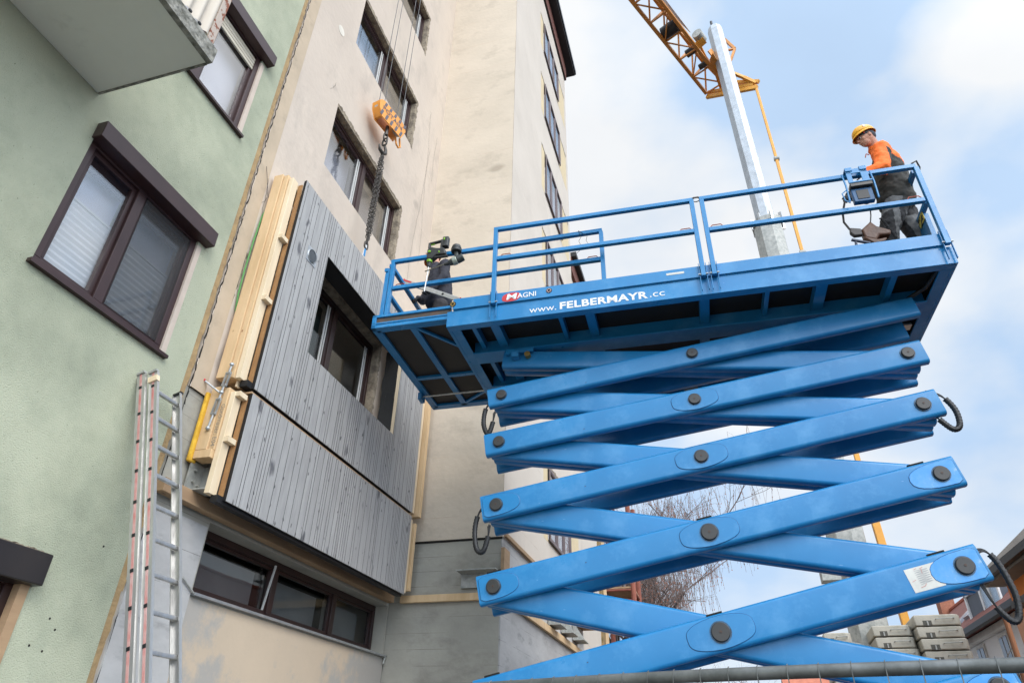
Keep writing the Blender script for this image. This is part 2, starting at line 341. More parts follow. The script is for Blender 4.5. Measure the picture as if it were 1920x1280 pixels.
def wall_x(mb, X, y0, y1, z0, z1, holes, depth):
    """wall face in the plane x=X facing +x with rectangular openings (ya,yb,za,zb) and their reveals"""
    ys = sorted({y0, y1, *[h[0] for h in holes], *[h[1] for h in holes]}); zs = sorted({z0, z1, *[h[2] for h in holes], *[h[3] for h in holes]})
    for a, b in zip(ys, ys[1:]):
        for c, d in zip(zs, zs[1:]):
            if any(h[0] <= a and b <= h[1] and h[2] <= c and d <= h[3] for h in holes): continue
            mb.add([(X, a, c), (X, b, c), (X, b, d), (X, a, d)], [(0, 1, 2, 3)])
    for (a, b, c, d) in holes:
        q = X-depth
        mb.add([(X, a, c), (X, b, c), (X, b, d), (X, a, d), (q, a, c), (q, b, c), (q, b, d), (q, a, d)], [(0, 4, 5, 1), (1, 5, 6, 2), (2, 6, 7, 3), (3, 7, 4, 0)])
GLASS = bpy.data.materials.new('window_glass'); GLASS.use_nodes = True
def mkglass(m, refl, tint):
    t = m.node_tree; t.nodes.clear()
    o = N(t, 'ShaderNodeOutputMaterial'); mxx = N(t, 'ShaderNodeMixShader'); tr = N(t, 'ShaderNodeBsdfTransparent'); gl = N(t, 'ShaderNodeBsdfGlossy'); gl.inputs['Roughness'].default_value = .01
    lw = N(t, 'ShaderNodeLayerWeight'); lw.inputs[0].default_value = .5; fr = N(t, 'ShaderNodeMath', operation='POWER'); fr.inputs[1].default_value = 5; t.links.new(lw.outputs['Facing'], fr.inputs[0])
    mr = N(t, 'ShaderNodeMapRange'); mr.inputs[3].default_value = refl; mr.inputs[4].default_value = 1.0
    tr.inputs[0].default_value = tint
    nb = N(t, 'ShaderNodeTexNoise'); nb.inputs['Scale'].default_value = 1.2; bp = N(t, 'ShaderNodeBump'); bp.inputs['Distance'].default_value = .0006
    tcx = N(t, 'ShaderNodeTexCoord'); t.links.new(tcx.outputs['Object'], nb.inputs[0]); t.links.new(nb.outputs[0], bp.inputs['Height']); t.links.new(bp.outputs[0], gl.inputs['Normal'])
    t.links.new(fr.outputs[0], mr.inputs[0]); t.links.new(mr.outputs[0], mxx.inputs[0]); t.links.new(tr.outputs[0], mxx.inputs[1]); t.links.new(gl.outputs[0], mxx.inputs[2]); t.links.new(mxx.outputs[0], o.inputs[0])
mkglass(GLASS, .17, (.97, .97, .98, 1))
GLS2 = bpy.data.materials.new('dark_window_glass'); GLS2.use_nodes = True; mkglass(GLS2, .05, (.80, .83, .83, 1))
GLM = bpy.data.materials.new('mirror_like_glass'); GLM.use_nodes = True; mkglass(GLM, .30, (.9, .9, .92, 1))
def window_x(parent, X, y0, y1, z0, z1, lights, fmat, gmat, fr=.07, dp=.06, sash=.045, sub=None):
    """window in plane x=X (frame front), lights = list of fractions of divisions"""
    m = MB(); m.box(X-dp, X, y0, y1, z0, z0+fr); m.box(X-dp, X, y0, y1, z1-fr, z1)
    m.box(X-dp, X, y0, y0+fr, z0+fr, z1-fr); m.box(X-dp, X, y1-fr, y1, z0+fr, z1-fr)
    ed = [0]+list(lights)+[1]; cs = []
    W = y1-y0
    for k in lights: m.box(X-dp+.002, X-.002, y0+W*k-fr*.7, y0+W*k+fr*.7, z0+fr, z1-fr)
    f = m.build('window', fmat, parent, bevel=.004)
    for i in range(len(ed)-1):
        a = y0+W*ed[i]+(fr if i == 0 else fr*.7); b = y0+W*ed[i+1]-(fr if i == len(ed)-2 else fr*.7)
        s = MB(); c, d = z0+fr, z1-fr; q = X-dp*.35
        s.box(q-.05, q, a, b, c, c+sash); s.box(q-.05, q, a, b, d-sash, d); s.box(q-.05, q, a, a+sash, c+sash, d-sash); s.box(q-.05, q, b-sash, b, c+sash, d-sash)
        s.build('sash', fmat, f, bevel=.003)
        p = MB(); p.box(q-.032, q-.022, a+sash*.8, b-sash*.8, c+sash*.8, d-sash*.8); p.build('pane', gmat, f)
        cs.append((a+sash, b-sash, c+sash, d-sash))
    return f, cs
def ragged(mb, X, p0, p1, wd, amp, step=.05, th=.006, side=1):
    """jagged strip in plane x=X along the edge p0->p1 (y,z), lying on its outer side"""
    p0 = V3((0, *p0)); p1 = V3((0, *p1)); d = (p1-p0); n = max(2, int(d.length/step)); d.normalize(); nn = V3((0, -d.z, d.y))*side
    rim = []; inn = []
    for i in range(n+1):
        c = p0+(p1-p0)*(i/n)
        rim.append(c+nn*(wd+random.uniform(-amp, amp))); inn.append(c)
    for i in range(n):
        q = [inn[i], inn[i+1], rim[i+1], rim[i]]
        vs = [V3((X, v.y, v.z)) for v in q]+[V3((X+th, v.y, v.z)) for v in q]
        mb.add(vs, [(4, 5, 6, 7), (2, 3, 7, 6), (0, 1, 5, 4)])

# ------------------------------------------------------------ ground
g = MB(); g.add([(-300, -300, 0), (300, -300, 0), (300, 400, 0), (-300, 400, 0)], [(0, 1, 2, 3)])
tag(g.build('ground', GRD), kind='structure')
g = MB(); g.add([(-4.4, -14, .004), (-.6, -14, .004), (-.6, 8.9, .004), (-4.4, 8.9, .004)], [(0, 1, 2, 3)])
tag(g.build('bounce_pavement', mat('bounce_paving', (.27, .26, .24), (.21, .20, .19), sc=3, rough=.9)), kind='structure')  # unseen pale strip, added to bounce light onto lower walls and balcony
g = MB(); g.add([(1.5, 11, .004), (6.99, 11, .004), (6.99, 40, .004), (1.5, 40, .004)], [(0, 1, 2, 3)])
tag(g.build('bounce_yard', mat('bounce_gravel', (.46, .44, .40), (.36, .34, .31), sc=5, rough=.95)), kind='structure')  # unseen pale area, added to bounce light onto the gray house

# ------------------------------------------------------------ green building
XW = -4.4
gb = thing('green_building', (XW, 1, 0), 'pale green roughcast building on the left with brown framed windows and a balcony', 'building')
hA = (2.62, 3.93, 4.70, 6.02); hB = (2.62, 3.93, 7.53, 8.85); hC = (2.0, 3.56, 1.6, 2.72); hD = (2.62, 3.93, 10.36, 11.68)
wl = MB(); wall_x(wl, XW, -9, 4.27, 0, 16, [hA, hB, hC, hD], .14)
wl.add([(XW, 4.27, 0), (XW-.45, 4.27, 0), (XW-.45, 4.27, 16), (XW, 4.27, 16)], [(0, 1, 2, 3)])
wl.box(-14, XW-.7, -9, 4.2, 0, 15.9)
wl.build('wall', G, gb)
rv = MB()
for h in (hA, hB, hD):
    rv.box(XW-.12, XW+.003, h[1]-.001, h[1]+.055, h[2]-.02, h[3]-.1)
build_split(rv, 'window_reveal', mat('pink_reveal', (.60, .50, .42), rough=.9), gb)
for k, h in enumerate((hA, hB, hD)):
    y0, y1, z0, z1 = h
    f, cs = window_x(gb, XW-.02, y0, y1, z0, z1-.02, [.46], BRN, GLASS, fr=.065, dp=.09, sash=.04)
    bx = MB(); bx.box(XW-.13, XW+.10, y0-.02, y1+.11, z1-.06, z1+.11)
    bx.build('shutter_box', BRN, f, bevel=.006)
    sl = MB(); sl.box(XW-.05, XW+.045, y0-.03, y1+.06, z0-.035, z0-.005); sl.build('window_sill', BRN, f)
    li = MB(); li.box(XW-.16, XW-.10, y0+.01, y1-.01, z1-.22, z1-.03); li.build('shutter_slot', BRD, f)
    for (a, b, c, d) in cs:
        n = 26; bl = MB(); top = c+(d-c)*(.62 if k == 0 else .05 if k == 1 else .5)
        if k == 0 or k == 2:
            pts = []
            q = X0 = XW-.15
            for i in range(n+1):
                z = c-.05+(top-c+.05)*i/n; pts.append((q+(.012 if i % 2 else 0), z))
            vs = [(p[0], y, p[1]) for y in (a-.03, b+.03) for p in pts]; bl.add(vs, [(i, i+1, n+1+i+1, n+1+i) for i in range(n)])
            bl.box(q-.01, q+.016, a-.03, b+.03, top, top+.018)
            bl.build('pleated_blind', BL, f, smooth=5)
        cu = MB(); cu.add([(XW-.22, y, z) for z in (c-.1, d+.1) for y in (a-.06, b+.06)], [(0, 1, 3, 2)]); cu.build('curtain', CU, f)
# right hand window of the second row has its ivory shutter partly lowered
sh = MB()
for i in range(4): sh.box(XW-.06, XW-.035, hB[0]+.05, hB[1]-.05, hB[3]-.30+i*.05, hB[3]-.255+i*.05)
sh.build('roller_shutter', IVO, gb, bevel=.006)
# insect screen on the right light of window A
sc = MB(); sc.box(XW-.028, XW-.022, 3.28, 3.86, 4.78, 5.92)
scm = bpy.data.materials.new('insect_mesh'); scm.use_nodes = True; t = scm.node_tree; pr = t.nodes['Principled BSDF']; pr.inputs['Base Color'].default_value = (.05, .05, .05, 1); pr.inputs['Alpha'].default_value = .30
sc.build('insect_screen', scm, gb)
# window C, charcoal box and raw pine jamb
f, cs = window_x(gb, XW-.05, hC[0], hC[1]-.06, hC[2], hC[3], [.5], BRD, GLS2)
bx = MB(); bx.box(XW-.12, XW+.09, 1.9, 3.585, 2.66, 2.865); bx.build('shutter_box', SHU, f, bevel=.008)
jm = MB(); jm.box(XW-.12, XW+.012, 3.49, 3.56, 1.6, 2.66); jm.build('pine_jamb', PIN2, f)
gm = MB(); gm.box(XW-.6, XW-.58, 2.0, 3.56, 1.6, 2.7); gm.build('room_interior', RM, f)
rg = MB(); ragged(rg, XW, (2.0, 2.872), (3.60, 2.872), .018, .006, .02); rg.build('chipped_edge', RC, gb)
# drill holes
dh = MB()
for (y, z) in ((3.80, 2.50), (3.87, 2.44), (3.72, 2.32), (3.83, 2.30), (4.03, 3.05)): dh.cyl((XW, y, z), (XW+.002, y, z), .008, .008, 8)
dh.build('drill_holes', DK, gb)
# balcony
bs = MB(); bs.box(XW, -3.33, -7, 2.48, 6.36, 6.50); bal = bs.build('balcony', SLAB, gb, bevel=.006)
be = MB(); be.box(-3.33, -3.28, -7, 2.49, 6.352, 6.512); be.build('slab_edge', SLBE, bal)
be = MB(); be.box(XW+.01, -3.335, 2.48, 2.495, 6.352, 6.40); be.build('drip_edge', SLBE, bal)
co = MB(); pts = []; n = 0
yy = 2.40; k = 0
while yy > -6.8:
    pts.append((-3.34+.018*math.sin(k*math.pi/4), yy)); yy -= .0135; k += 1
vs = [(p[0], p[1], z) for z in (6.60, 7.75) for p in pts]; nn = len(pts)
co.add(vs, [(i, i+1, nn+i+1, nn+i) for i in range(nn-1)]); co.build('corrugated_panel', CORR, bal, smooth=60)
ru = MB(); ru.box(-3.375, -3.325, 2.40, 2.47, 6.50, 7.8); ru.build('corner_post', RUST, bal, bevel=.004)
ru = MB()
for i in range(14): ru.sph((-3.31, 2.28-i*.108, 6.575), (.012, .02, .016), 8, 5)
ru.box(-3.36, -3.345, -6.8, 2.40, 6.50, 6.60); ru.build('panel_clip', BK, bal)
# crack strip with foam where the two buildings meet
fm = MB()
zz = 0
while zz < 16:
    o0, o1 = random.uniform(-.008, .008), random.uniform(-.012, .012)
    fm.add([(XW-.004, 4.25, zz), (XW-.004, 4.335+o0, zz), (XW-.004, 4.335+o1, zz+.09), (XW-.004, 4.25, zz+.09)], [(0, 1, 2, 3)]); zz += .09
    if fm.f and len(fm.v) > 8:   # stitch the edge
        fm.v[-8+0] = fm.v[-8+0]
fm.box(XW-.03, XW-.006, 4.26, 4.325, 0, 16)
fm.build('foam_joint', FO, gb)

# ------------------------------------------------------------ beige building
bb = thing('beige_building', (XW-2, 10, 0), 'tall beige apartment block being renovated, with chipped window edges and a stair tower', 'building')
Y0, YT = 4.36, 8.95
W0 = (5.45, 7.66, 5.74, 7.06); W1 = (5.45, 7.66, 8.62, 9.86); W2 = (5.52, 7.70, 11.45, 12.69); W3 = (5.58, 7.72, 14.28, 15.52); W4 = (5.58, 7.72, 17.11, 18.35)
ST = (5.10, 8.93, 2.95, 3.56)
fa = MB(); wall_x(fa, XW, Y0, YT, 4.60, 23, [W0, W1, W2, W3, W4], .16)
fa.add([(XW, Y0, 4.6), (XW-.5, Y0, 4.6), (XW-.5, Y0, 23), (XW, Y0, 23)], [(0, 1, 2, 3)])
fa.box(-14, XW-1.2, Y0, 14.7, 0, 22.9)
fa.build('wall', BG, bb)
fl = MB(); wall_x(fl, XW-.02, Y0-.03, YT, 2.9, 4.60, [ST], .24); fl.add([(XW-.02, Y0-.03, 2.9), (XW-.5, Y0-.03, 2.9), (XW-.5, Y0-.03, 4.6), (XW-.02, Y0-.03, 4.6)], [(0, 1, 2, 3)])
fl.build('concrete_band', CO, bb)
fl = MB(); fl.box(XW-.3, XW-.015, Y0-.03, YT, 0, 2.9); fl.build('lower_wall', PA, bb)
pl = MB(); pl.box(XW-.02, XW+.004, Y0, 5.06, 0, 3.5); tag(pl.build('pilaster', COL2, bb), 'pale concrete pilaster')
# dark crack
ck = MB(); zz = 0; oy = 0
while zz < 16:
    n0 = random.uniform(-.010, .010); wv = random.uniform(.006, .022); wv2 = random.uniform(.006, .022)
    ck.add([(XW+.003, 4.355+oy, zz), (XW+.003, 4.355+oy+wv, zz), (XW+.003, 4.355+n0+wv2, zz+.07), (XW+.003, 4.355+n0, zz+.07)], [(0, 1, 2, 3)]); zz += .07; oy = n0
for k in range(46):   # spalls along the joint
    z = random.uniform(4.7, 16); y = 4.38+random.uniform(0, .05); a = random.uniform(.01, .05)
    ck.add([(XW+.0035, y, z), (XW+.0035, y+a, z+a*.3), (XW+.0035, y+a*.8, z+.012), (XW+.0035, y, z+.02)], [(0, 1, 2, 3)])
# hairline cracks wandering over the plaster
for (y, z, dy, dz, n) in ((4.52, 7.6, .006, -.045, 34), (4.62, 7.2, -.012, -.03, 22), (8.2, 8.6, .004, .06, 60), (8.55, 9.3, -.003, .055, 70), (5.2, 9.9, .01, .03, 8), (8.7, 11.5, .0, .06, 22)):
    for i in range(n):
        y2 = y+dy+random.uniform(-.012, .012); z2 = z+dz
        ck.add([(XW+.004, y, z), (XW+.004, y+.004, z), (XW+.004, y2+.004, z2), (XW+.004, y2, z2)], [(0, 1, 2, 3)]); y, z = y2, z2
ck.build('crack', DK, bb)
rz = MB()
def spall(cy, cz, ry, rz_, n=22):
    pts = []
    for i in range(n):
        a = 2*math.pi*i/n; q = random.uniform(.75, 1.15); pts.append((XW+.003, cy+ry*q*math.cos(a), cz+rz_*q*math.sin(a)))
    rz.add(pts+[(XW+.003, cy, cz)], [(i, (i+1) % n, n) for i in range(n)])
spall(4.50, 6.05, .085, .30); spall(4.52, 5.72, .05, .18); spall(4.47, 10.2, .05, .10); spall(4.50, 6.3, .10, .07)
rz.build('spalled_patch', RC, bb)
ps = MB(); ps.box(XW, XW+.005, 4.375, 4.56, 4.6, 20); ps.build('plaster_strip', mat('ochre_plaster', (.54, .43, .31), (.45, .36, .26), sc=2, rough=.9, c3=(.33, .27, .2), sc3=3, lo3=.55, hi3=.8), bb)
oc = MB(); oc.cyl((XW, 5.125, 11.18), (XW+.004, 5.125, 11.18), .085, .085, 16); oc.build('filled_hole', mat('light_filler', (.74, .69, .6), rough=.9), bb)
# chipped edges round the openings
for (a, b, c, d) in (W1, W2, W3, W4, W0):
    ce = MB(); ragged(ce, XW, (b, d), (a, d), .03, .02, .035, side=-1); ragged(ce, XW, (b, c-.03), (b, d+.04), .05, .022, .03, side=-1)
    ce.box(XW-.15, XW+.004, a, b, d-.05, d+.02); ce.box(XW-.15, XW+.004, b-.02, b+.03, c, d+.02)
    ce.build('chipped_edge', RC, bb)
for i, (a, b, c, d) in enumerate((W0, W1, W2, W3, W4)):
    fm_ = BRD if i == 0 else BRN
    f, cs = window_x(bb, XW-.10, a, b-.02, c, d-.05, [.5], fm_, GLS2 if i == 0 else GLASS, fr=.055, dp=.06, sash=.05)
    for k, (p, q, r, s) in enumerate(cs):
        rb = MB(); rb.box(XW-.128, XW-.118, q-.10, q-.075, r, s); rb.box(XW-.128, XW-.118, q-.05, q-.03, r, s); rb.build('white_sash_edge', mat('white_pvc', (.62, .62, .60), rough=.5), f)
        cu = MB()
        if i > 0: cu.add([(XW-.38, y, z) for z in (r-.1, s+.1) for y in (p-.1, q+.1)], [(0, 1, 3, 2)]); cu.build('curtain', GC if k else CU, f)
        elif k == 0: cu.add([(XW-.34, y, z) for z in (r-.1, s+.1) for y in (p-.1, q+.1)], [(0, 1, 3, 2)]); cu.build('curtain', mat('green_gray_curtain', (.12, .145, .13), rough=.9), f)
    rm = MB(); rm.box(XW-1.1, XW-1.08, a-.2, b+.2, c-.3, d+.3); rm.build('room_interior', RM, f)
    nt_ = MB(); nt_.box(XW-.09, XW-.085, a+.16, a+.40, c+.45, c+.62)
    if i == 0: nt_.build('paper_note', mat('note_paper', (.62, .62, .75), rough=.7), f)
# strip window
f, cs = window_x(bb, XW-.20, ST[0], ST[1], ST[2]+.0, ST[3], [.37, .71], BRD, GLS2, fr=.065, dp=.07, sash=.035)
for (p, q, r, s) in cs:
    cu = MB(); cu.add([(XW-.42, y, z) for z in (r-.05, s-.02) for y in (p, q)], [(0, 1, 3, 2)]); cu.build('curtain', GC, f)
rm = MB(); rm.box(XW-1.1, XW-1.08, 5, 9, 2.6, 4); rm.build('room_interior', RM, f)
ts = MB(); ts.beam((XW-.225, 6.42, 3.05), (XW-.16, 6.42, 3.50), .02, .012); ts.build('tilted_sash_edge', mat('white_pvc', (.62, .62, .60), rough=.5), f)
sf = MB(); sf.box(XW-.2, XW+.035, ST[0]-.02, ST[1]+.02, ST[2]-.035, ST[2]-.012); sf.build('sill_flashing', GALV, f)
sf = MB(); sf.cyl((XW+.02, ST[0]-.02, ST[2]-.02), (XW+.02, 4.9, 3.02), .008, .008, 6); sf.cyl((XW+.02, ST[1]+.0, ST[2]-.03), (XW+.02, ST[1]-.03, ST[2]-.12), .014, .014, 6); sf.build('lightning_wire', GALD, f)
# stair tower
XT = -2.79; YE = 14.76
tw = MB(); tw.box(XW-.3, XT-.004, YT, YE, 4.43, 22.05); tw.build('tower_wall', TW, bb)
rows = [(6.3, 7.8)]
SW = []
for k in range(6):
    zt = 19.0+1.7-2.83*k; SW.append((11.35, 14.5, zt-1.45, zt))
ts = MB(); wall_x(ts, XT, YT+.002, YE, 4.43, 22.05, [s for s in SW if s[2] > 4.5], .003); tag(ts.build('side_wall', WP, bb), 'pale side wall of the stair tower')
for (a, b, c, d) in SW:
    cp = MB(); ce = MB()
    if c < 4.5: c = 3.7
    cp.box(XT-.02, XT+.0015, a, a+.32, c, d); cp.box(XT-.02, XT+.0015, b-1.0, b, c, d)
    cp.box(XT-.3, XT-.24, a+.30, b-1, c, d)
    ragged(ce, XT, (b, d), (a, d), .07, .025, .06, side=-1); ce.box(XT-.2, XT+.003, a+.3, b-.98, d-.05, d)
    cp.build('cream_patch', CP, bb); ce.build('chipped_edge', RC, bb)
for (a, b, c, d) in SW:
    if c < 2: continue
    q = MB(); q.box(XT+.001, XT+.006, a+.33, b-1.01, c+.05, d-.5); q.build('curtain', mat('lilac_curtain', (.78, .78, .86), rough=.8), bb)
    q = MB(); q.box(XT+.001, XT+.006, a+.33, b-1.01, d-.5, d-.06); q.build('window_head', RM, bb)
    window_x(bb, XT+.05, a+.32, b-1.0, c+.02, d-.06, [.33, .66], mat('pale_brown_frame', (.16, .12, .12), rough=.5), GLM, fr=.05, dp=.02, sash=.02)
bs = MB(); bs.box(XW-.3, XT-.03, YT+.03, YE, 0, 4.43); bs.build('concrete_base', CO, bb)
bs = MB(); bs.box(XT-.03, XT-.012, YT+.034, YE, 0, 4.43); tag(bs.build('concrete_side', COL2, bb), 'pale side of the concrete base')
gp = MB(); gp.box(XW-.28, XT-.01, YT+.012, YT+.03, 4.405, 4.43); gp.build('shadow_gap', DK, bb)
rf = MB(); rf.box(XW-1, XT+.06, YT-.3, YE+.05, 22.05, 22.75); rof = rf.build('roof_fascia', mat('brown_boards', (.17, .055, .035), (.10, .03, .02), sc=3, rough=.7, st=(1, 6, .4)), bb)
rf = MB(); rf.box(XW-1, XT+.30, YT-.6, YE+.45, 22.75, 22.95); rf.box(XT+.24, XT+.34, YT-.6, YE+.5, 22.85, 23.05); rf.build('roof', mat('dark_sheet_roof', (.02, .02, .025), rough=.5), bb)
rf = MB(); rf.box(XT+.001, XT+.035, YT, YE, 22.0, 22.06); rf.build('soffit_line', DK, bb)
# lower wing beyond the tower
wg = MB(); wg.box(-9, XT-.06, YE, 18.2, 0, 13.6); wg.build('rear_wing_wall', WP, bb)
wg = MB(); wg.box(-9, XT+.02, YE+.01, 18.4, 13.6, 14.1); wg.build('rear_wing_fascia', rof.data.materials[0], bb)
wg = MB(); wg.box(-9, XT+.16, YE+.01, 18.6, 14.1, 14.25); wg.build('rear_wing_roof', BK, bb)
wg = MB(); wg.box(XT-.06, XT-.02, 17.3, 17.75, 0, 9); tag(wg.build('insulation_strip', mat('bare_wood_wool', (.34, .22, .10), (.16, .12, .05), sc=10, rough=.95, bump=.02, bsc=20), bb), 'strip of bare brown insulation')
wg = MB(); wg.box(XT-.06, XT-.01, 17.75, 18.2, 0, 9); wg.build('timber_strip', PINE, bb)
# steel brackets on the tower side
for (y0, z0) in ((11.6, 3.72), (12.6, 3.75), (13.6, 3.78)):
    b = MB(); b.box(XT, XT+.012, y0, y0+.5, z0, z0+.5); b.box(XT, XT+.22, y0, y0+.5, z0, z0+.012); b.poly([(XT+.012, y0+.25, z0), (XT+.22, y0+.25, z0), (XT+.012, y0+.25, z0+.3)], (0, .012, 0))
    b.build('steel_bracket', GALD, bb)
b = MB(); b.box(XT-.01, XT+.34, 13.9, 14.7, 4.12, 4.14); b.build('shelf_board', OSB, bb)
b = MB(); b.box(-3.36, -2.80, 8.70, 8.94, 3.93, 3.945); b.box(-3.36, -2.80, 8.92, 8.94, 3.75, 3.93); b.build('angle_bracket', GALD, bb)
b = MB(); b.box(XT-.02, XT+.03, 8.96, 9.22, 3.96, 4.28); b.build('end_block', PIN2, bb)
b = MB(); b.box(XT, XT+.01, 9.4, 10.4, 4.0, 4.12); b.build('warning_strip', mat('red_yellow_strip', (.45, .06, .03), (.55, .36, .1), sc=9, rough=.7, lo=.48, hi=.52), bb)

# ledgers
def board(name, args, mt, lab, cat='timber beam', grp=None):
    b = MB(); b.box(*args); return tag(b.build(name, mt, bevel=.004), lab, cat, grp)
board('timber_ledger', (XW+.005, XW+.10, 4.32, 8.86, 3.585, 3.70), PIN2, 'long aged pine ledger bolted across the wall under the gray cladding panel', 'timber beam')
board('timber_ledger', (XW+.17, XT, 8.89, 8.947, 3.585, 3.68), PINE, 'pine ledger running across the front of the concrete stair tower base', 'timber beam')
board('timber_ledger', (XT+.002, XT+.05, 9.4, 14.7, 3.58, 3.69), PINE, 'pine ledger on the far concrete tower side, seen through the scissor arms', 'timber beam')
board('timber_ledger', (XT+.002, XT+.04, 9.0, 12.0, 4.44, 4.50), PIN2, 'thin brown batten on the seam above the pale concrete side wall', 'timber beam')

# ------------------------------------------------------------ cladding panels
XP = -4.03
def cladding(parent, y0, y1, z0, z1, hole=None):
    mb = MB(); y = y0; k = 0
    while y < y1-.01:
        wd = random.choice((.045, .045, .05, .085, .11, .14)); e = min(y+wd, y1)
        mb.ct = random.uniform(.93, 1.06)
        th = .011+random.uniform(-.001, .001)
        def seg(a, b, c, d):
            if b-a > .004:
                mb.box(XP-th, XP, a, b, c, d); mb.mi[-4] = 1; mb.mi[-3] = 1
        a, b = y, e-.0055
        if hole and b > hole[0] and a < hole[1]:
            if a < hole[0]: seg(a, hole[0], z0, z1); a = hole[0]
            if b > hole[1]: seg(hole[1]+.001, b, z0, z1); b = hole[1]
            seg(a, b, z0, hole[2]); seg(a, b, hole[3], z1)
        else: seg(a, b, z0, z1)
        y = e; k += 1
    c = mb.build('cladding', [GW, BK], parent)
    bk = MB()
    yy0, yy1 = y0+.0, y1
    if hole:
        for q in ((yy0, yy1, z0+.004, hole[2]-.004), (yy0, yy1, hole[3]+.004, z1-.004), (yy0, hole[0]-.004, hole[2]-.004, hole[3]+.004), (hole[1]+.004, yy1, hole[2]-.004, hole[3]+.004)): bk.box(XP-.034, XP-.014, *q)
    else: bk.box(XP-.034, XP-.014, yy0, yy1, z0+.004, z1-.004)
    bk.build('backing_sheet', BK, parent)
up_ = thing('facade_panel', (XP-.2, 6.7, 4.74), 'upper gray clad timber facade panel with a window opening and a round vent', 'facade panel')
HO = (5.47, 7.72, 5.56, 6.93)
cladding(up_, 4.77, 8.58, 4.735, 7.53, HO)
fr = MB()
# reveal boards lining the opening
fr.box(XP-.25, XP-.036, HO[0]-.02, HO[1]+.02, HO[3], HO[3]+.02); fr.box(XP-.25, XP-.036, HO[0]-.02, HO[1]+.02, HO[2]-.02, HO[2]); fr.box(XP-.25, XP-.036, HO[0]-.02, HO[0], HO[2], HO[3])
fr.build('opening_lining', BK, up_)
fr = MB(); fr.box(XP-.27, XP-.20, HO[1]+.001, HO[1]+.02, HO[2], HO[3]); fr.build('opening_membrane', FOIL, up_)
fr = MB(); fr.add([(XP-.27+.01*math.sin(i*1.3), HO[1]-.002-.014*math.sin(i*.9), HO[2]+(HO[3]-HO[2])*i/14) for i in range(15)]+[(XP-.05+.01*math.sin(i*1.7), HO[1]-.002-.01*math.sin(i*1.4), HO[2]+(HO[3]-HO[2])*i/14) for i in range(15)], [(i, i+1, 16+i, 15+i) for i in range(14)]); fr.build('membrane_flap', FOIL, up_, smooth=80)
fr = MB(); fr.box(XP-.048, XP-.004, HO[1]-.012, HO[1]+.0, HO[2], HO[3]); fr.build('opening_trim', PINL, up_)
def beams(parent, z0, z1, low=None):
    m = MB(); m.box(-4.36, -4.24, 4.60, 4.74, z0 if low is None else low, z1+.02); m.build('stud', PINE, parent, bevel=.004)
    m = MB(); m.box(-4.236, -4.178, 4.62, 4.74, z0 if low is None else low, z1+.01); m.build('stud', PINE, parent, bevel=.004)
    m = MB(); m.box(-4.172, -4.118, 4.64, 4.74, z0, z1-.03); tag(m.build('stud', PINL, parent, bevel=.003), 'pale batten behind the cladding edge')
    m = MB(); m.box(-4.118, XP-.036, 4.755, 4.768, z0, z1-.05); m.build('cavity_board', OSB, parent)
beams(up_, 4.80, 7.50)
for z in (5.72, 6.55): 
    m = MB(); m.box(-4.1175, XP-.036, 4.643, 4.754, z, z+.05); m.build('cross_batten', PINL, up_)
m = MB(); m.box(-4.36, -4.16, 4.745, 8.55, 4.82, 4.90); m.build('rail', PINE, up_); m = MB(); m.box(-4.36, -4.16, 4.745, 8.55, 7.42, 7.50); m.build('rail', PINE, up_)
m = MB(); m.box(-4.15, XP-.036, 4.70, 8.58, 4.735, 4.80); m.build('sealing_strip', BK, up_)
m = MB(); m.box(-4.19, -4.175, 4.69, 4.74, 4.735, 4.81); m.build('batten_end', PINL, up_)
m = MB(); m.box(-4.12, -4.055, 8.64, 8.70, 4.76, 7.4); tag(m.build('stud', PINL, up_, bevel=.003), 'right hand edge stud')
m = MB(); m.box(-4.10, -3.985, 8.72, 8.80, 4.72, 7.4); m.build('stud', PINE, up_, bevel=.003)
v = MB(); v.box(XP, XP+.006, 5.06, 5.26, 6.58, 6.78); ve = v.build('vent', GALV, up_)
v = MB(); v.cyl((XP+.006, 5.16, 6.68), (XP+.014, 5.16, 6.68), .074, .074, 24); v.build('vent_grille', mat('vent_dark', (.06, .07, .08), rough=.5), ve)
v = MB(); v.cyl((XP+.006, 5.16, 6.68), (XP+.018, 5.16, 6.68), .088, .082, 24, cap=False); v.build('vent_collar', GALV, ve)
lo_ = thing('facade_panel', (XP-.2, 6.7, 3.6), 'lower gray clad timber facade panel without openings, standing above the strip window', 'facade panel')
cladding(lo_, 4.77, 8.58, 3.625, 4.68)
beams(lo_, 3.66, 4.68, low=4.06)
m = MB(); m.box(-4.36, -4.178, 4.60, 4.74, 3.98, 4.058); m.build('bottom_rail', PINE, lo_, bevel=.004)
m = MB(); m.box(-4.14, XP-.036, 4.70, 8.58, 3.60, 3.66); m.build('sealing_strip', BK, lo_)
m = MB(); m.box(-4.30, -4.04, 4.76, 8.64, 4.682, 4.70); m.build('top_rail', PIN2, lo_)
for z in (4.14, 4.60): 
    m = MB(); m.box(-4.1175, XP-.036, 4.643, 4.754, z, z+.05); m.build('cross_batten', PINL, lo_)
m = MB(); m.box(-4.12, -4.055, 8.62, 8.68, 3.66, 4.66); m.build('stud', PINL, lo_, bevel=.003)
m = MB(); m.box(-4.10, -4.02, 8.70, 8.76, 3.70, 4.62); m.build('stud', PINE, lo_, bevel=.003)
text('Gundmauer. E04', .42, .045, (-4.2, 4.599, 4.50), (0, 0, -1), (1, 0, 0), 'pencil_writing', mat('pencil_gray', (.22, .19, .16), rough=.9), lo_)
m = MB(); m.poly([(-4.18, 6.38, 7.5), (-4.18, 6.44, 7.5), (-4.18, 6.485, 7.98), (-4.18, 6.455, 7.98)], (.012, 0, 0))
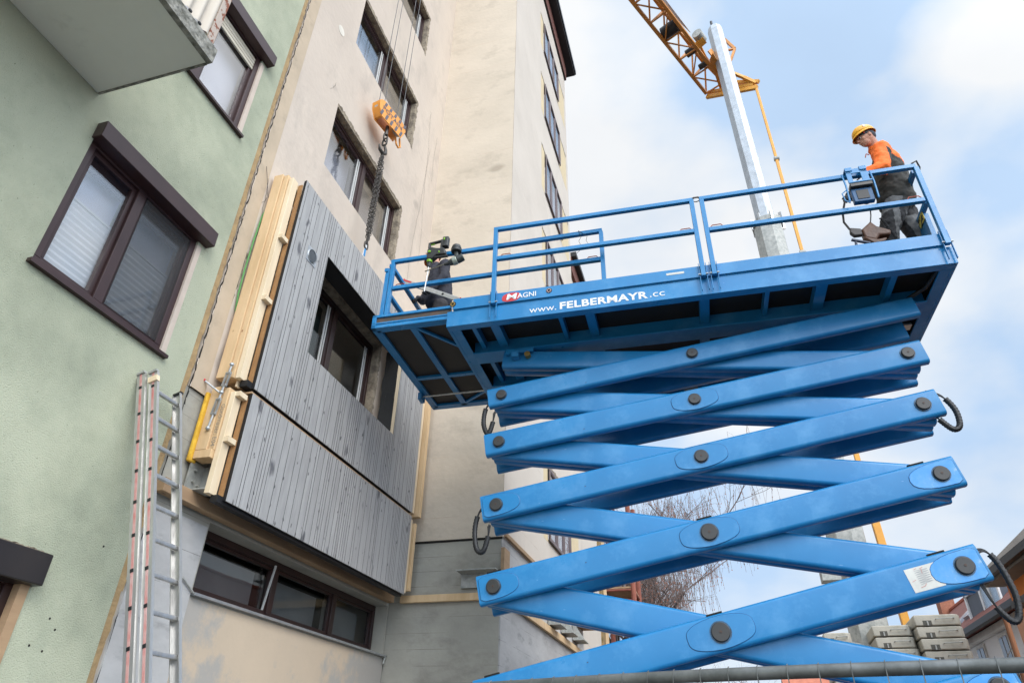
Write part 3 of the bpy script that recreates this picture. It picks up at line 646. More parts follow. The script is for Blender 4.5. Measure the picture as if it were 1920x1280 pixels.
ws = tag(m.build('lifting_sling', mat('white_webbing', (.75, .75, .74), rough=.8)), 'white webbing loop tied between the upper panel and the chain end', 'sling')
m = MB(); m.box(-4.166, -4.160, 6.425, 6.465, 7.75, 7.87); WMp = m.build('sling_tag', mat('blue_tag', (.04, .28, .62), rough=.6), ws)
# insulation, plate, clamp, cable
m = MB(); m.box(-4.398, -4.362, 4.565, 4.66, 3.95, 4.64); tag(m.build('insulation_strip', YIN, bevel=.012), 'yellow mineral wool strip squeezed behind the lower panel', 'insulation')
m = MB(); m.box(-4.385, -4.37, 4.62, 4.80, 3.72, 3.97); m.box(-4.37, -4.17, 4.80, 4.812, 3.70, 3.97); m.box(-4.37, -4.17, 4.64, 4.80, 3.70, 3.712)
for y, z in ((4.68, 3.80), (4.68, 3.90), (4.75, 3.78)): m.cyl((-4.37, y, z), (-4.345, y, z), .012, .012, 6)
tag(m.build('steel_angle', GALD), 'bolted gray steel angle under the left end of the lower panel', 'bracket')
cl = thing('turnbuckle', (-4.2, 4.58, 4.2), 'steel turnbuckle with a red handled lever clamping the two panel frames', 'clamp')
a, b = V3((-4.20, 4.585, 4.92)), V3((-4.27, 4.585, 4.26))
for q0, q1 in ((.14, .34), (.56, .78)):
    m = MB(); p0, p1 = a.lerp(b, q0), a.lerp(b, q1)
    for s in (-1, 1): m.beam(p0+V3((.02*s, 0, 0)), p1+V3((.02*s, 0, 0)), .012, .02, (0, 1, 0))
    m.cyl(p0+V3((-.026, 0, 0)), p0+V3((.026, 0, 0)), .014, n=8); m.cyl(p1+V3((-.026, 0, 0)), p1+V3((.026, 0, 0)), .014, n=8); m.build('link', GALV, cl)
m = MB(); m.cyl(a, a.lerp(b, .16), .010, n=8); m.cyl(a.lerp(b, .34), a.lerp(b, .56), .010, n=8); m.cyl(a.lerp(b, .78), b, .010, n=8); m.sph(a, .022, 10, 6); m.sph(b, .022, 10, 6); m.sph(a.lerp(b, .45), .022, 10, 6); build_split(m, 'spindle', GALV, cl)
hp = a.lerp(b, .47); m = MB(); m.cyl(hp, hp+V3((-.16, -.07, .12)), .009, n=8); m.build('lever', GALV, cl)
m = MB(); m.cyl(hp+V3((-.16, -.07, .12)), hp+V3((-.24, -.105, .18)), .016, .020, n=10); m.build('handle', RED, cl)
m = MB(); m.tube([(-4.385, 4.66, 7.1), (-4.38, 4.61, 6.9), (-4.375, 4.585, 6.5), (-4.375, 4.58, 6.1), (-4.375, 4.59, 5.8), (-4.375, 4.62, 5.6)], .009, 8)
tag(m.build('green_cable', mat('green_plastic', (.09, .30, .07), rough=.45)), 'thin green cable hanging down the wall behind the pine studs', 'cable')
m = MB(); m.tube([(-4.39, 4.47, 7.55), (-4.36, 4.50, 7.38), (-4.36, 4.58, 7.2), (-4.37, 4.66, 7.12)], .003, 5); tag(m.build('loose_wire', BK), 'short thin black wire curling out of the cracked joint', 'wire')

# ------------------------------------------------------------ ladder
ld = thing('ladder', (-3.4, 3.95, 0), 'aluminium extension ladder with two red striped side rails leaning on the green wall', 'ladder')
def lad(z, off=0): # X of the ladder's plane at height z
    return -4.31+(4.36-z)*.335+off
def lbeam(y, off, z0, z1, wd, dp):
    m = MB(); m.beam((lad(z0, off), y, z0), (lad(z1, off), y, z1), wd, dp, (0, 1, 0)); return m
def rail(y, off, z0, z1, red=True, s=-1):
    # channel section: web plus two flanges
    p0, p1 = V3((lad(z0, off), y, z0)), V3((lad(z1, off), y, z1)); d = (p1-p0).normalized(); nx = V3((d.z, 0, -d.x))
    m = MB(); m.beam(p0, p1, .006, .076, (0, 1, 0))
    for q in (-1, 1): m.beam(p0+nx*.035*q+V3((0, -s*.012, 0)), p1+nx*.035*q+V3((0, -s*.012, 0)), .026, .006, (0, 1, 0))
    r = m.build('side_rail', ALU, ld)
    if red:
        m = MB(); m.beam(p0+V3((0, s*.004, 0)), p1+V3((0, s*.004, 0)), .002, .020, (0, 1, 0)); m.build('red_stripe', REDS, r)
        hz = MB(); z = z1-.13
        while z > z0+.1:
            c = V3((lad(z, off), y+s*.0065, z)); hz.beam(c-d*.013, c+d*.013, .002, .026, (0, 1, 0)); z -= .247
        hz.build('rung_end', BK, r)
        m = MB(); m.beam(p1+V3((0, -.0, .0)), p1+d*.02, .034, .08, (0, 1, 0)); m.build('end_cap', GALD, r)
    return r
rail(3.80, -.045, 0, 4.40); rail(3.83, .052, 0.1, 4.42)
rail(4.13, .052, 0.1, 4.36, False, 1)
m = MB(); m.beam((lad(4.36, .052), 4.13, 4.36), (lad(4.38, .052), 4.13, 4.38), .034, .08, (0, 1, 0)); m.build('end_cap', BK, ld)
m = MB(); m.beam((lad(4.38, .056), 3.83, 4.38), (lad(4.33, .056), 3.83, 4.33), .038, .082, (0, 1, 0)); m.build('masking_tape', PINL, ld)
z = 4.26
while z > .2:
    m = MB(); m.rbar((lad(z, .052), 3.835, z), (lad(z, .052), 4.125, z), .030, .034, .006); m.build('rung', ALU, ld); z -= .247

# ------------------------------------------------------------ hook block and chains
hk = thing('hook_block', (-4.18, 6.44, 9.7), 'orange and gray striped crane hook block hanging above the panel', 'crane hook')
ha, hb = V3((-4.20, 6.08, 10.50)), V3((-4.06, 6.76, 10.50))
hd = (hb-ha).normalized(); hn = V3((hd.y, -hd.x, 0)); hz_ = V3((0, 0, 1))
def hp_(u, z): return ha+hd*u+hz_*z
outl = [(0, .14), (.05, .20), (.14, .23), (.55, .23), (.66, .18), (.69, .10), (.66, .0), (.60, -.15), (.10, -.15), (.02, 0)]
for s in (-1, 1):
    m = MB(); m.poly([hp_(*p)+hn*(.075*s-.006) for p in outl], hn*.012); pl_ = m.build('side_plate', HOOK, hk, bevel=.003)
    if s > 0:
        for k in range(5):
            u = .075+k*.125
            for (z0, z1) in ((.125, .215), (-.13, -.005)):
                m = MB(); m.poly([hp_(u+.28*z0, z0)+hn*.0818, hp_(u+.05+.28*z0, z0)+hn*.0818, hp_(u+.05+.28*z1, z1)+hn*.0818, hp_(u+.28*z1, z1)+hn*.0818], hn*.002)
                m.build('stripe', STP, pl_)
        text('POTAIN', .50, .085, hp_(.09, .018)+hn*.083, hd, hz_, 'lettering', STP, pl_, bold=.012)
for u in (.12, .57):
    m = MB(); m.cyl(hp_(u, .06)-hn*.03, hp_(u, .06)+hn*.03, .11, .11, 24); m.build('sheave', GALD, hk)
m = MB(); m.poly([hp_(.0, .14)-hn*.069, hp_(.02, .0)-hn*.069, hp_(.10, -.12)-hn*.069, hp_(.14, -.12)-hn*.069, hp_(.05, .14)-hn*.069], hn*.138); m.box(0, 0, 0, 0, 0, 0) if 0 else None; m.build('end_plate', HOOK, hk)
m = MB(); m.tube([hp_(.56, -.13), hp_(.60, -.24), hp_(.66, -.27), hp_(.70, -.22), hp_(.66, -.06)], .016, 8); m.build('handle_loop', HOOK, hk)
cx = hp_(.34, 0)
m = MB(); m.cyl(cx+hz_*-.10, cx+hz_*-.30, .028, n=10); m.build('swivel', CHN, hk)
def link(mb, c, L_, W_, r, ax, side, n=10):
    c = V3(c); ax = V3(ax).normalized(); sd_ = V3(side).normalized(); pts = []
    for k in range(n):
        a = 2*math.pi*k/n; h = (L_/2-W_/2); s_ = math.copysign(1, math.sin(a)) if abs(math.sin(a)) > 1e-6 else 0
        pts.append(c+ax*(math.sin(a)*W_/2+s_*h)+sd_*(math.cos(a)*W_/2))
    pts.append(pts[0]); pts.append(pts[1]); mb.tube(pts, r, 5, cap=False)
m = MB(); link(m, cx-hz_*.36, .16, .09, .015, (0, 0, 1), hd); link(m, cx-hz_*.46, .16, .09, .015, (0, 0, 1), hn); m.build('shackle', CHN, hk, smooth=80)
m = MB(); hkc = cx-hz_*.60
m.tube([hkc+hz_*.08, hkc+hd*.05+hz_*.0, hkc+hd*.05-hz_*.08, hkc-hz_*.13, hkc-hd*.08-hz_*.10, hkc-hd*.11-hz_*.02], .028, 8, rr=[.02, .026, .032, .034, .028, .012]); m.build('hook', CHN, hk, smooth=80)
cbl = MB()
for u in (.06, .18, .51, .63):
    p = hp_(u, .1); cbl.cyl(p, V3((p.x, p.y, 24.9)), .006, n=5)
cbl.build('hoist_rope', mat('steel_rope', (.10, .10, .10), rough=.5), hk)
ch = thing('chain_sling', (-4.18, 6.44, 7.95), 'bundle of four dark steel chains hanging from the crane hook', 'chain')
top = hkc-hz_*.12; bot = V3((-4.17, 6.46, 7.98))
for k in range(4):
    m = MB(); oy = (k-1.5)*.038; ox = .03*math.sin(k*2.1); n = 38
    for i in range(n):
        t_ = (i+.5)/n; bul = min(1, 9*t_, 6*(1-t_))
        p = top.lerp(bot, t_)+V3((ox*bul, oy*bul+.006*math.sin(i*.7+k), 0)); a_ = .7 if i % 2 else -.7
        link(m, p, .070, .035, .0058, (bot-top), (math.cos(a_+k), math.sin(a_+k), 0), 8)
    m.build('chain', CHN, ch, smooth=80)
m = MB(); link(m, bot-hz_*.03, .12, .09, .014, (0, 0, 1), (0, 1, 0)); m.build('shackle', CHN, ch, smooth=80)

# ------------------------------------------------------------ scissor lift (own frame: U right, V away, Z up)
DL = .03654
LM = Matrix.Rotation(DL, 4, 'Z')
HZ = 1.7
lift = thing('scissor_lift', (.25, 6.7, 0), 'big blue scissor lift raised high with a railed platform', 'scissor lift', M=LM)
VN = 6.40
def LB(): return MB(LM)
LP = {1: (-.281, .548), 2: (-.283, .460), 3: (-.284, .352), 4: (-.284, .227), 5: (-.281, .085), 6: (-.281, -.070)}
RP = {1: (.375, .632), 2: (.364, .549), 3: (.361, .462), 4: (.354, .355), 5: (.345, .231), 6: (.340, .090), 7: (.335, -.09)}
def pt(q, V): return V3((q[0]*VN, V, q[1]*VN+HZ))
BH = {1: .235, 2: .262, 3: .272, 4: .285, 5: .305, 6: .31}
def arm(p, q, V, h, th, e0=.16, e1=.16, name='scissor_arm'):
    p, q = pt(p, V), pt(q, V); d = (q-p).normalized()
    m = LB(); m.rbar(p-d*e0, q+d*e1, h, th, .035, (0, 0, 1), 5); return m.build(name, BLUE, lift, smooth=30, bevel=0)
def pincap(parent, c, r, front):
    m = LB(); m.cyl(c+V3((0, .01, 0)), c+V3((0, -.030, 0)), r, r*.97, 28); pc = m.build('pin_cap', PIN, parent, bevel=.006)
    m = LB(); m.cyl(c+V3((0, -.031, 0)), c+V3((0, -.0335, 0)), r*.16, r*.16, 6); m.build('hex_socket', mat('socket', (.09, .035, .015), (.02, .02, .02), sc=30, rough=.6), pc)
    m = LB(); m.cyl(c+V3((0, .0, 0)), c+V3((0, -.008, 0)), r*1.16, r*1.14, 28); m.build('pin_collar', mat('greasy_collar', (.03, .12, .24), (.02, .04, .06), sc=20, rough=.4), pc)
    return pc
def plate(parent, c, d, a, b, h, kind):
    """thin doubler plate round a pin: pear or lens outline"""
    up_v = V3((-d.z, 0, d.x)); pts = []
    if kind == 'lens':
        for k in range(40):
            t_ = 2*math.pi*k/40; cs, sn = math.cos(t_), math.sin(t_)
            pts.append(c+d*(a*math.copysign(abs(cs)**1.15, cs))+up_v*(h*math.copysign(min(1, abs(sn)**.62*1.0), sn)))
    else:
        s = 1 if kind == 'R' else -1
        for (x, z) in ((.14, -.8), (.14, .8), (.10, 1), (0, 1.0)): pts.append(c+d*(s*x)+up_v*(h*z))
        for k in range(1, 12):
            t_ = math.pi/2+math.pi*k/12; pts.append(c+d*(s*(a*math.cos(t_)))+up_v*(h*math.copysign(abs(math.sin(t_))**.75, math.sin(t_))))
        for (x, z) in ((0, -1.0), (.10, -1)): pts.append(c+d*(s*x)+up_v*(h*z))
    m = LB(); m.poly([p+V3((0, .002, 0)) for p in pts], (0, -.008, 0)); dp_ = m.build('doubler_plate', BLUW if kind == 'R' else BLUE, parent, bevel=.003)
    m = LB(); m.tube([p+V3((0, -.001, 0)) for p in pts]+[pts[0]+V3((0, -.001, 0))], .0032, 5, cap=False); m.build('plate_shadow_line', mat('shadow_line_blue', (.008, .05, .16), rough=.5), dp_); return dp_  # dark blue outline: the shadow line at the plate edge, put into colour
arms = {}
for k in range(1, 7):
    A = arm(LP[k], RP[k], VN+.05, BH[k], .10); arms[k] = A
    arm(LP[k], RP[k], VN+.51, BH[k], .10)
    l, r = pt(LP[k], VN), pt(RP[k], VN); c = (l+r)/2; d = (r-l).normalized(); big = .052+.004*k
    for q in ((l, r, c) if k > 1 else (l, c)): pincap(A, q, big if q is not c else big*(1.0 if k < 4 else 1.12), VN)
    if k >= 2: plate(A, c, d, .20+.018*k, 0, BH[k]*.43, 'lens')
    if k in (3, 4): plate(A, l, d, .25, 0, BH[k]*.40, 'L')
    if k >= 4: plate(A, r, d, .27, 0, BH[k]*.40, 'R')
mids = {k: ((LP[k][0]+RP[k][0])/2, (LP[k][1]+RP[k][1])/2) for k in LP}
for k in range(1, 7):
    q = RP[k+1]; p = LP[k-1] if k > 1 else (2*mids[1][0]-q[0], 2*mids[1][1]-q[1])
    for V in (VN+.175, VN+.295): arm(p, q, V, BH[k]*.98, .115, .10, .13)
for k in range(1, 6):    # pivot shafts through the stack
    for q in (LP[k], RP[k+1], mids[k]):
        m = LB(); m.cyl(pt(q, VN+.02), pt(q, VN+.54), .04, n=12); m.build('pivot_shaft', PIN, lift)
# black blocks on top edges
for k in (2, 4, 5):
    l, r = pt(LP[k], VN), pt(RP[k], VN); d = (r-l).normalized(); upv = V3((-d.z, 0, d.x))
    for f_ in (.005, .50, .965):
        if (k, f_) in ((2, .005), (2, .965)): continue
        c = l.lerp(r, f_)+upv*(BH[k]/2+.004); m = LB(); m.beam(c-d*.07+V3((0, .03, 0)), c+d*.07+V3((0, .03, 0)), .014, .03, upv); m.build('stop_pad', DK, arms[k])
# decal on the fifth arm
l, r = pt(LP[5], VN), pt(RP[5], VN); d = (r-l).normalized(); uv = V3((-d.z, 0, d.x)); c0 = r-d*.455-uv*.10
m = LB(); m.poly([c0+V3((0, -.0005, 0)), c0+d*.25+V3((0, -.0005, 0)), c0+d*.25+uv*.19+V3((0, -.0005, 0)), c0+uv*.19+V3((0, -.0005, 0))], (0, -.002, 0)); dc = m.build('diagram_sticker', STK, arms[5])
m = LB(); m2 = LB()
for i in range(7):
    a = c0+d*.07+uv*(.05+.016*i); b = a+d*.11+uv*.012
    m.beam(a+V3((0, -.004, 0)), b+V3((0, -.004, 0)), .002, .001, uv); m.beam(b+V3((0, -.004, 0)), a+uv*.016+V3((0, -.004, 0)), .002, .001, uv)
for (x0, z0, x1, z1) in ((.02, .085, .055, .095), (.19, .13, .225, .14), (.075, .172, .10, .178), (.12, .17, .15, .176), (.06, .028, .10, .034), (.10, .034, .115, .05), (.125, .13, .13, .165)):
    m2.beam(c0+d*x0+uv*z0+V3((0, -.004, 0)), c0+d*x1+uv*z1+V3((0, -.004, 0)), .003, .001, uv)
m.build('diagram_lines', mat('gray_print', (.30, .30, .32), rough=.6), dc); m2.build('diagram_marks', mat('red_print', (.55, .16, .12), rough=.6), dc)
# hose loops
def loop(pts, side, parent=lift):
    """closed over spline through the given points"""
    P = [V3(p) for p in pts]; out_ = []
    for i in range(len(P)-1):
        a, b, c, d_ = P[max(i-1, 0)], P[i], P[i+1], P[min(i+2, len(P)-1)]
        for k in range(6):
            t_ = k/6; out_.append(.5*((2*b)+(c-a)*t_+(2*a-5*b+4*c-d_)*t_*t_+(3*b-a-3*c+d_)*t_**3))
    out_.append(P[-1]); n = len(out_); s0, s1 = int(n*.22), int(n*.84)
    m = LB(); m.tube(out_[s0:s1], .025, 10); h = m.build('hose_bundle', RUB, parent, smooth=80)
    rg_ = LB()
    for i in range(s0, s1): rg_.tube([out_[i]-(out_[i+1]-out_[i]).normalized()*.006, out_[i]+(out_[i+1]-out_[i]).normalized()*.006], .0275, 10)
    rg_.build('spiral_wrap', RUB, h)
    for o in ((0, .02), (.01, -.02), (-.012, .0), (.018, .012)):
        m = LB(); m.tube([p+V3((o[0]*(1-i/max(s0, 1)), .0, o[1]*1.1*(1-i/max(s0, 1)))) for i, p in enumerate(out_[:s0+1])], .007, 6)
        q = out_[s1-1:]; m.tube([p+V3((o[0]*i/len(q), 0, o[1]*i/len(q))) for i, p in enumerate(q)], .007, 6); build_split(m, 'hose', RUB, h, smooth=80)
K = VN
def lp(u, z, v=VN+.07): return (u*K, v, z*K+HZ)
loop([lp(-.300, .547), lp(-.312, .528), lp(-.3145, .500), lp(-.306, .481), lp(-.299, .498), lp(-.296, .520)], -1)
loop([lp(-.303, .356), lp(-.315, .345), lp(-.321, .318), lp(-.317, .288), lp(-.306, .283), lp(-.299, .305), lp(-.298, .322)], -1)
loop([lp(.374, .485), lp(.392, .478), lp(.404, .455), lp(.403, .430), lp(.393, .424), lp(.380, .440), lp(.372, .452)], 1)
loop([lp(.364, .250), lp(.377, .252), lp(.388, .236), lp(.395, .200), lp(.391, .172), lp(.381, .166), lp(.368, .186), lp(.360, .215)], 1)
# chassis, wheels
m = LB(); m.box(-2.3, 2.8, 6.15, 7.35, .45, .88); ch_ = m.build('chassis', BLUE, lift, bevel=.02)
m = LB(); m.box(-2.2, 2.6, 6.35, 7.0, .88, 1.0); m.build('slide_track', BLUE, ch_, bevel=.01)
for u in (-1.7, 2.1):
    for v in (5.98, 7.52):
        m = LB(); m.cyl((u, v-.14, .45), (u, v+.14, .45), .44, n=28); wh = m.build('wheel', RUB, lift, bevel=.03)
        m = LB(); m.cyl((u, v-.15, .45), (u, v+.15, .45), .24, n=20); m.build('rim', BLUE, wh)
# platform (main deck)
Z0 = .706*5.9+HZ; ZF = Z0+.205; FR = 5.9; BKV = 8.05; UL, UR = -2.33, 2.845
m = LB()
m.box(UL, UR, FR, FR+.035, Z0, ZF); m.box(UL, UR, FR+.035, FR+.10, Z0, Z0+.012)
m.box(UL, UR, BKV-.035, BKV, Z0, ZF)
m.box(UL, UL+.04, FR+.1, BKV-.035, Z0+.0, ZF); m.box(UL+.04, UL+.14, FR+.1, BKV-.035, Z0, Z0+.014)
m.box(UR-.04, UR, FR+.1, BKV-.035, Z0, ZF); m.box(UR-.14, UR-.04, FR+.1, BKV-.035, Z0, Z0+.014)
pf = m.build('platform_frame', BLUE, lift, bevel=.004)
m = LB(); m.box(UL+.05, UR-.05, FR+.04, BKV-.04, ZF-.05, ZF); m.build('deck_panel', DECK, lift)
m = LB()
for v in (6.52, 7.35):
    m = LB(); m.box(UL+.15, UR-.15, v, v+.14, Z0-.02, ZF-.055); m.box(UL+.15, UR-.15, v-.05, v+.19, Z0-.035, Z0-.02); m.build('long_beam', BLUE, pf)
m = LB()
for (u, wd) in ((-2.08, .05), (-1.86, .10), (-1.08, .045), (-.78, .10), (.44, .10), (1.10, .045), (1.60, .11), (2.30, .06)):
    m.box(u, u+wd, FR+.101, BKV-.05, Z0+.05, ZF-.055)
build_split(m, 'cross_member', BLUE, pf)
# upper toe plate
m = LB(); m.box(UL+.07, UR-.065, FR-.022, FR-.002, ZF+.012, ZF+.155); m.box(UL+.07, UR-.065, FR-.002, FR+.04, ZF+.001, ZF+.018)
tp = m.build('toe_board', BLUE, lift, bevel=.003)
m = LB(); m.box(UR-.085, UR-.065, FR+.0, BKV, ZF+.003, ZF+.15); m.box(UL+.2, UR-.09, BKV-.02, BKV, ZF+.003, ZF+.15); m.build('toe_board', BLUE, lift)
for (u, z, r) in ((-2.262, ZF+.082, .038), (-1.144, ZF+.095, .034)):
    m = LB(); m.cyl((u, FR-.023, z), (u, FR-.024, z), r, n=24); hh = m.build('cable_port', DK, tp)
    for k in range(7):
        a = 2*math.pi*k/7; m = LB(); m.cyl((u+r*.6*math.cos(a), FR-.0245, z+r*.6*math.sin(a)), (u+r*.6*math.cos(a), FR-.030, z+r*.6*math.sin(a)), r*.22, n=8); m.build('contact', BRS if u < -2 else mat('pale_pink', (.5, .35, .33), rough=.6), hh)
m = LB(); m.box(.13, .315, FR-.0245, FR-.0225, ZF+.085, ZF+.112); m.build('data_plate', STK, tp)
# lettering
BX = (1, 0, 0); BZ = (0, 0, 1); VF = FR-.023
m = LB(); c = V3((-1.575, VF-.0005, ZF+.075)); pts = []
for k in range(28):
    a = 2*math.pi*k/28; pts.append(c+V3((.105*math.copysign(abs(math.cos(a))**.8, math.cos(a))+.014*math.sin(a), 0, .058*math.copysign(abs(math.sin(a))**.8, math.sin(a)))))
m.poly(pts, (0, -.0015, 0)); lg = m.build('logo_badge', RED, tp)
text('M', .125, .078, (-1.63, VF-.002, ZF+.040), BX, BZ, 'lettering', WHT, lg, bold=.022, M=LM, shear=.12)
text('AGNI', .215, .066, (-1.505, VF, ZF+.046), BX, BZ, 'lettering', WHT, tp, bold=.012, M=LM)
text('www.', .30, .052, (-1.37, FR, Z0+.045), BX, BZ, 'lettering', WHT, pf, M=LM)
text('FELBERMAYR', .945, .092, (-1.03, FR, Z0+.045), BX, BZ, 'lettering', WHT, pf, bold=.032, M=LM, spacing=1.06)
text('.cc', .155, .055, (-.065, FR, Z0+.052), BX, BZ, 'lettering', WHT, pf, M=LM)
# slide-out deck
E0, E1 = -3.27, -2.30; Ze = .727*5.9+HZ
m = LB()
for v in (FR+.02, BKV-.04):
    m.box(E0, E1, v, v+.03, Ze, Ze+.045); m.box(E0, E1, v, v+.03, Ze+.055, Ze+.075); m.box(E0, E1, v, v+.03, Ze+.15, Ze+.185); m.box(E0, E1, v+.03, v+.06, Ze, Ze+.185)
m.box(E0, E0+.05, FR+.02, BKV-.01, Ze, Ze+.185)
m.box(E0+.05, E0+.10, FR+.08, BKV-.04, Ze-.004, Ze+.03); m.box(E0, E1, FR+.08, FR+.12, Ze-.004, Ze+.02)
m.box(-2.82, -2.74, FR+.12, BKV-.04, Ze-.004, Ze+.03); m.box(E0+.1, -2.82, 7.15, 7.21, Ze-.004, Ze+.03); m.box(-2.74, E1, 7.15, 7.21, Ze-.004, Ze+.03)
m.box(E0, E1, BKV-.10, BKV-.04, Ze-.004, Ze+.03)
m.beam((-2.74, FR+.14, Ze+.012), (-2.32, 6.6, Ze+.012), .03, .035); m.beam((-2.75, BKV-.1, Ze+.012), (-2.34, 7.65, Ze+.012), .03, .035)
ex = m.build('extension_frame', BLUE, lift, bevel=.003)
m = LB(); m.box(E0+.06, E1, FR+.085, BKV-.045, Ze+.032, Ze+.06); m.build('extension_deck', DECK, lift)
m = LB(); m.box(E0+.05, E1, FR+.040, FR+.048, Ze+.078, Ze+.148); m.build('channel_shade', mat('shaded_track', (.04, .05, .045), (.12, .07, .05), sc=6, rough=.6), ex)  # dark strip: shade of the recess between the flanges, put into colour
m = LB(); m.cyl((E0-.02, 7.60, Ze-.03), (E1+.12, 7.60, Ze-.03), .012, n=8); m.build('locking_rod', ALU, ex)
m = LB(); m.box(E0-.02, E0+.03, 7.52, 7.66, Ze-.10, Ze); m.build('rod_bracket', BLUE, ex)
# railings
def sq(m, p, q, s=.048): m.beam(p, q, s, s, (0, 0, 1) if abs(V3(q).z-V3(p).z) < .3*(V3(q)-V3(p)).length else (0, 1, 0))
def handle(U, V, z, s):
    m = LB(); m.tube([(U, V, z), (U+.03*s, V, z+.038), (U+.12*s, V, z+.038), (U+.145*s, V, z)], .006, 6); m.build('latch_ring', ROR, rl)
ZT, ZM = 5.46+HZ, 4.985+HZ
def railing(name, segs, s=.048):
    m = LB()
    for a, b in segs: sq(m, a, b, s)
    return m.build('guard_rail', BLUE, lift, bevel=.003)
V1, V2, V0 = FR-.045, 5.985, FR-.05
ZB = Z0+.06
rl = railing('', [((-1.80, V1, ZT+.0), (.53, V1, ZT-.02)), ((-1.775, V1, ZF-.005), (-1.775, V1, ZT-.02)), ((.505, V1, ZF-.005), (.505, V1, ZT-.04)), ((-1.75, V1, ZM+.02), (.48, V1, ZM))])
handle(-1.72, V1, ZM+.04, 1); handle(.47, V1, ZM+.02, -1)
rl = railing('', [((.59, V1, ZT-.02), (2.80, V1, ZT-.03)), ((.615, V1, ZF-.005), (.615, V1, ZT-.04)), ((.64, V1, ZM-.01), (2.76, V1, ZM-.03)), ((2.80, V1, ZF-.005), (2.80, V1, ZT-.05))])
handle(.65, V1, ZM+.015, 1); handle(2.75, V1, ZM, -1)
rl = railing('', [((2.80, V1+.06, ZT-.04), (2.80, BKV, ZT-.04)), ((2.80, V1+.06, ZM), (2.80, BKV, ZM)), ((2.80, BKV, ZF), (2.80, BKV, ZT-.06)), ((2.80, 6.9, ZF), (2.80, 6.9, ZM-.03))])
rl = railing('', [((UL+.5, BKV-.02, ZT), (2.77, BKV-.02, ZT)), ((UL+.5, BKV-.02, ZM), (2.77, BKV-.02, ZM)), ((.5, BKV-.02, ZF), (.5, BKV-.02, ZT-.03)), ((UL+.5, BKV-.02, ZF), (UL+.5, BKV-.02, ZT-.03))])
EZT, EZM = 5.31+HZ, 4.89+HZ
rl = railing('', [((-3.16, V2, EZT), (-.525, V2, EZT)), ((-3.13, V2, Ze+.18), (-3.13, V2, EZT-.02)), ((-.54, V2, ZF+.0), (-.54, V2, EZT-.02)), ((-3.10, V2, EZM), (-.565, V2, EZM))])
handle(-3.08, V2, EZM+.02, 1); handle(-.58, V2, EZM+.02, -1)
m = LB(); m.box(-3.215, -3.165, V2-.02, V2+.03, Ze+.18, EZT-.10); m.box(-3.225, -3.18, V2-.035, V2-.02, EZT-.16, EZT-.11); m.build('gate_post', BLUE, lift, bevel=.003)
rl = railing('', [((-3.19, V2+.05, EZT), (-3.19, BKV, EZT)), ((-3.19, V2+.05, EZM), (-3.19, BKV, EZM)), ((-3.19, BKV, Ze+.18), (-3.19, BKV, EZT)), ((-3.19, V2+.06, EZM-.25), (-3.19, BKV, EZM-.25))])
rl = railing('', [((-3.16, BKV-.02, EZT), (-2.0, BKV-.02, EZT)), ((-3.16, BKV-.02, EZM), (-2.0, BKV-.02, EZM)), ((-2.0, BKV-.02, ZF), (-2.0, BKV-.02, EZT))])
for u in (-1.775, .505, .615, 2.80):
    m = LB()
    for s in (-1, 1): m.box(u+s*.036-.003, u+s*.036+.003, V1-.005, FR-.024, Z0+.03, ZF+.17)
    m.build('hinge_bracket', BLUE, tp)
    m = LB(); m.cyl((u-.05, V1-.01, ZF+.02), (u+.05, V1-.01, ZF+.02), .009, n=8); m.build('hinge_pin', GALV, tp)
m = LB(); m.tube([(.50, V1, ZT+.0), (.54, V1-.03, ZT-.01), (.58, V1-.02, ZT-.0), (.62, V1, ZT-.02)], .011, 6); m.tube([(.50, V1, ZT-.03), (.56, V1+.03, ZT-.02), (.62, V1, ZT-.03)], .006, 6); m.build('safety_chain', CHN, lift)
m = LB(); m.tube([(2.77, V1-.02, ZT+.0), (2.82, V1-.03, ZT+.02), (2.84, V1, ZT-.05), (2.83, V1+.04, ZT-.1)], .01, 6); m.build('safety_chain', CHN, lift)
# loose wire on the inner rail
m = LB(); p = V3((-.80, V2-.03, EZT+.03)); m.tube([p, p+V3((.05, 0, -.05)), p+V3((.10, 0, -.10)), p+V3((.085, 0, -.17)), p+V3((.11, 0, -.22)), p+V3((.04, 0, -.27)), p+V3((0, 0, -.31)), p+V3((-.03, 0, -.34))], .0025, 5); m.tube([p, p+V3((.03, 0, -.1)), p+V3((0, 0, -.16)), p+V3((.02, 0, -.22)), p+V3((.05, 0, -.30))], .0025, 5)
tag(m.build('wire_loop', BK), 'thin twisted wire tied round the inner rail of the lift', 'wire')
# control box hung on the front rail
cb = thing('control_box', (2.23, 5.84, 6.65+.0), 'blue control box hooked over the front rail beside the worker', 'control box', M=LM)
m = LB(); m.box(2.11, 2.31, 5.80, 5.86, 6.72, 6.90); cbb = m.build('housing', mat('dark_blue_steel', (.010, .085, .21), rough=.5), cb, bevel=.008)
m = LB(); m.box(2.15, 2.265, 5.794, 5.798, 6.75, 6.87); m.build('grille', BK, cbb, bevel=.003)
m = LB(); m.box(2.105, 2.325, 5.765, 5.85, 6.905, 6.955); m.build('rubber_top', PIN, cb, bevel=.008)
m = LB(); m.box(2.10, 2.33, 5.76, 5.775, 6.955, 6.975)
m.box(2.10, 2.15, 5.765, 5.775, 6.975, 7.12); m.box(2.24, 2.31, 5.765, 5.775, 6.975, 7.12); m.box(2.10, 2.31, 5.765, 5.775, 7.09, 7.155)
for u in (2.10, 2.24): m.box(u, u+.07, 5.765, 5.90, 7.155, 7.17); m.box(u, u+.07, 5.755, 5.765, 7.12, 7.17)
m.build('hook_bracket', BLUE, cb, bevel=.003)
m = LB()
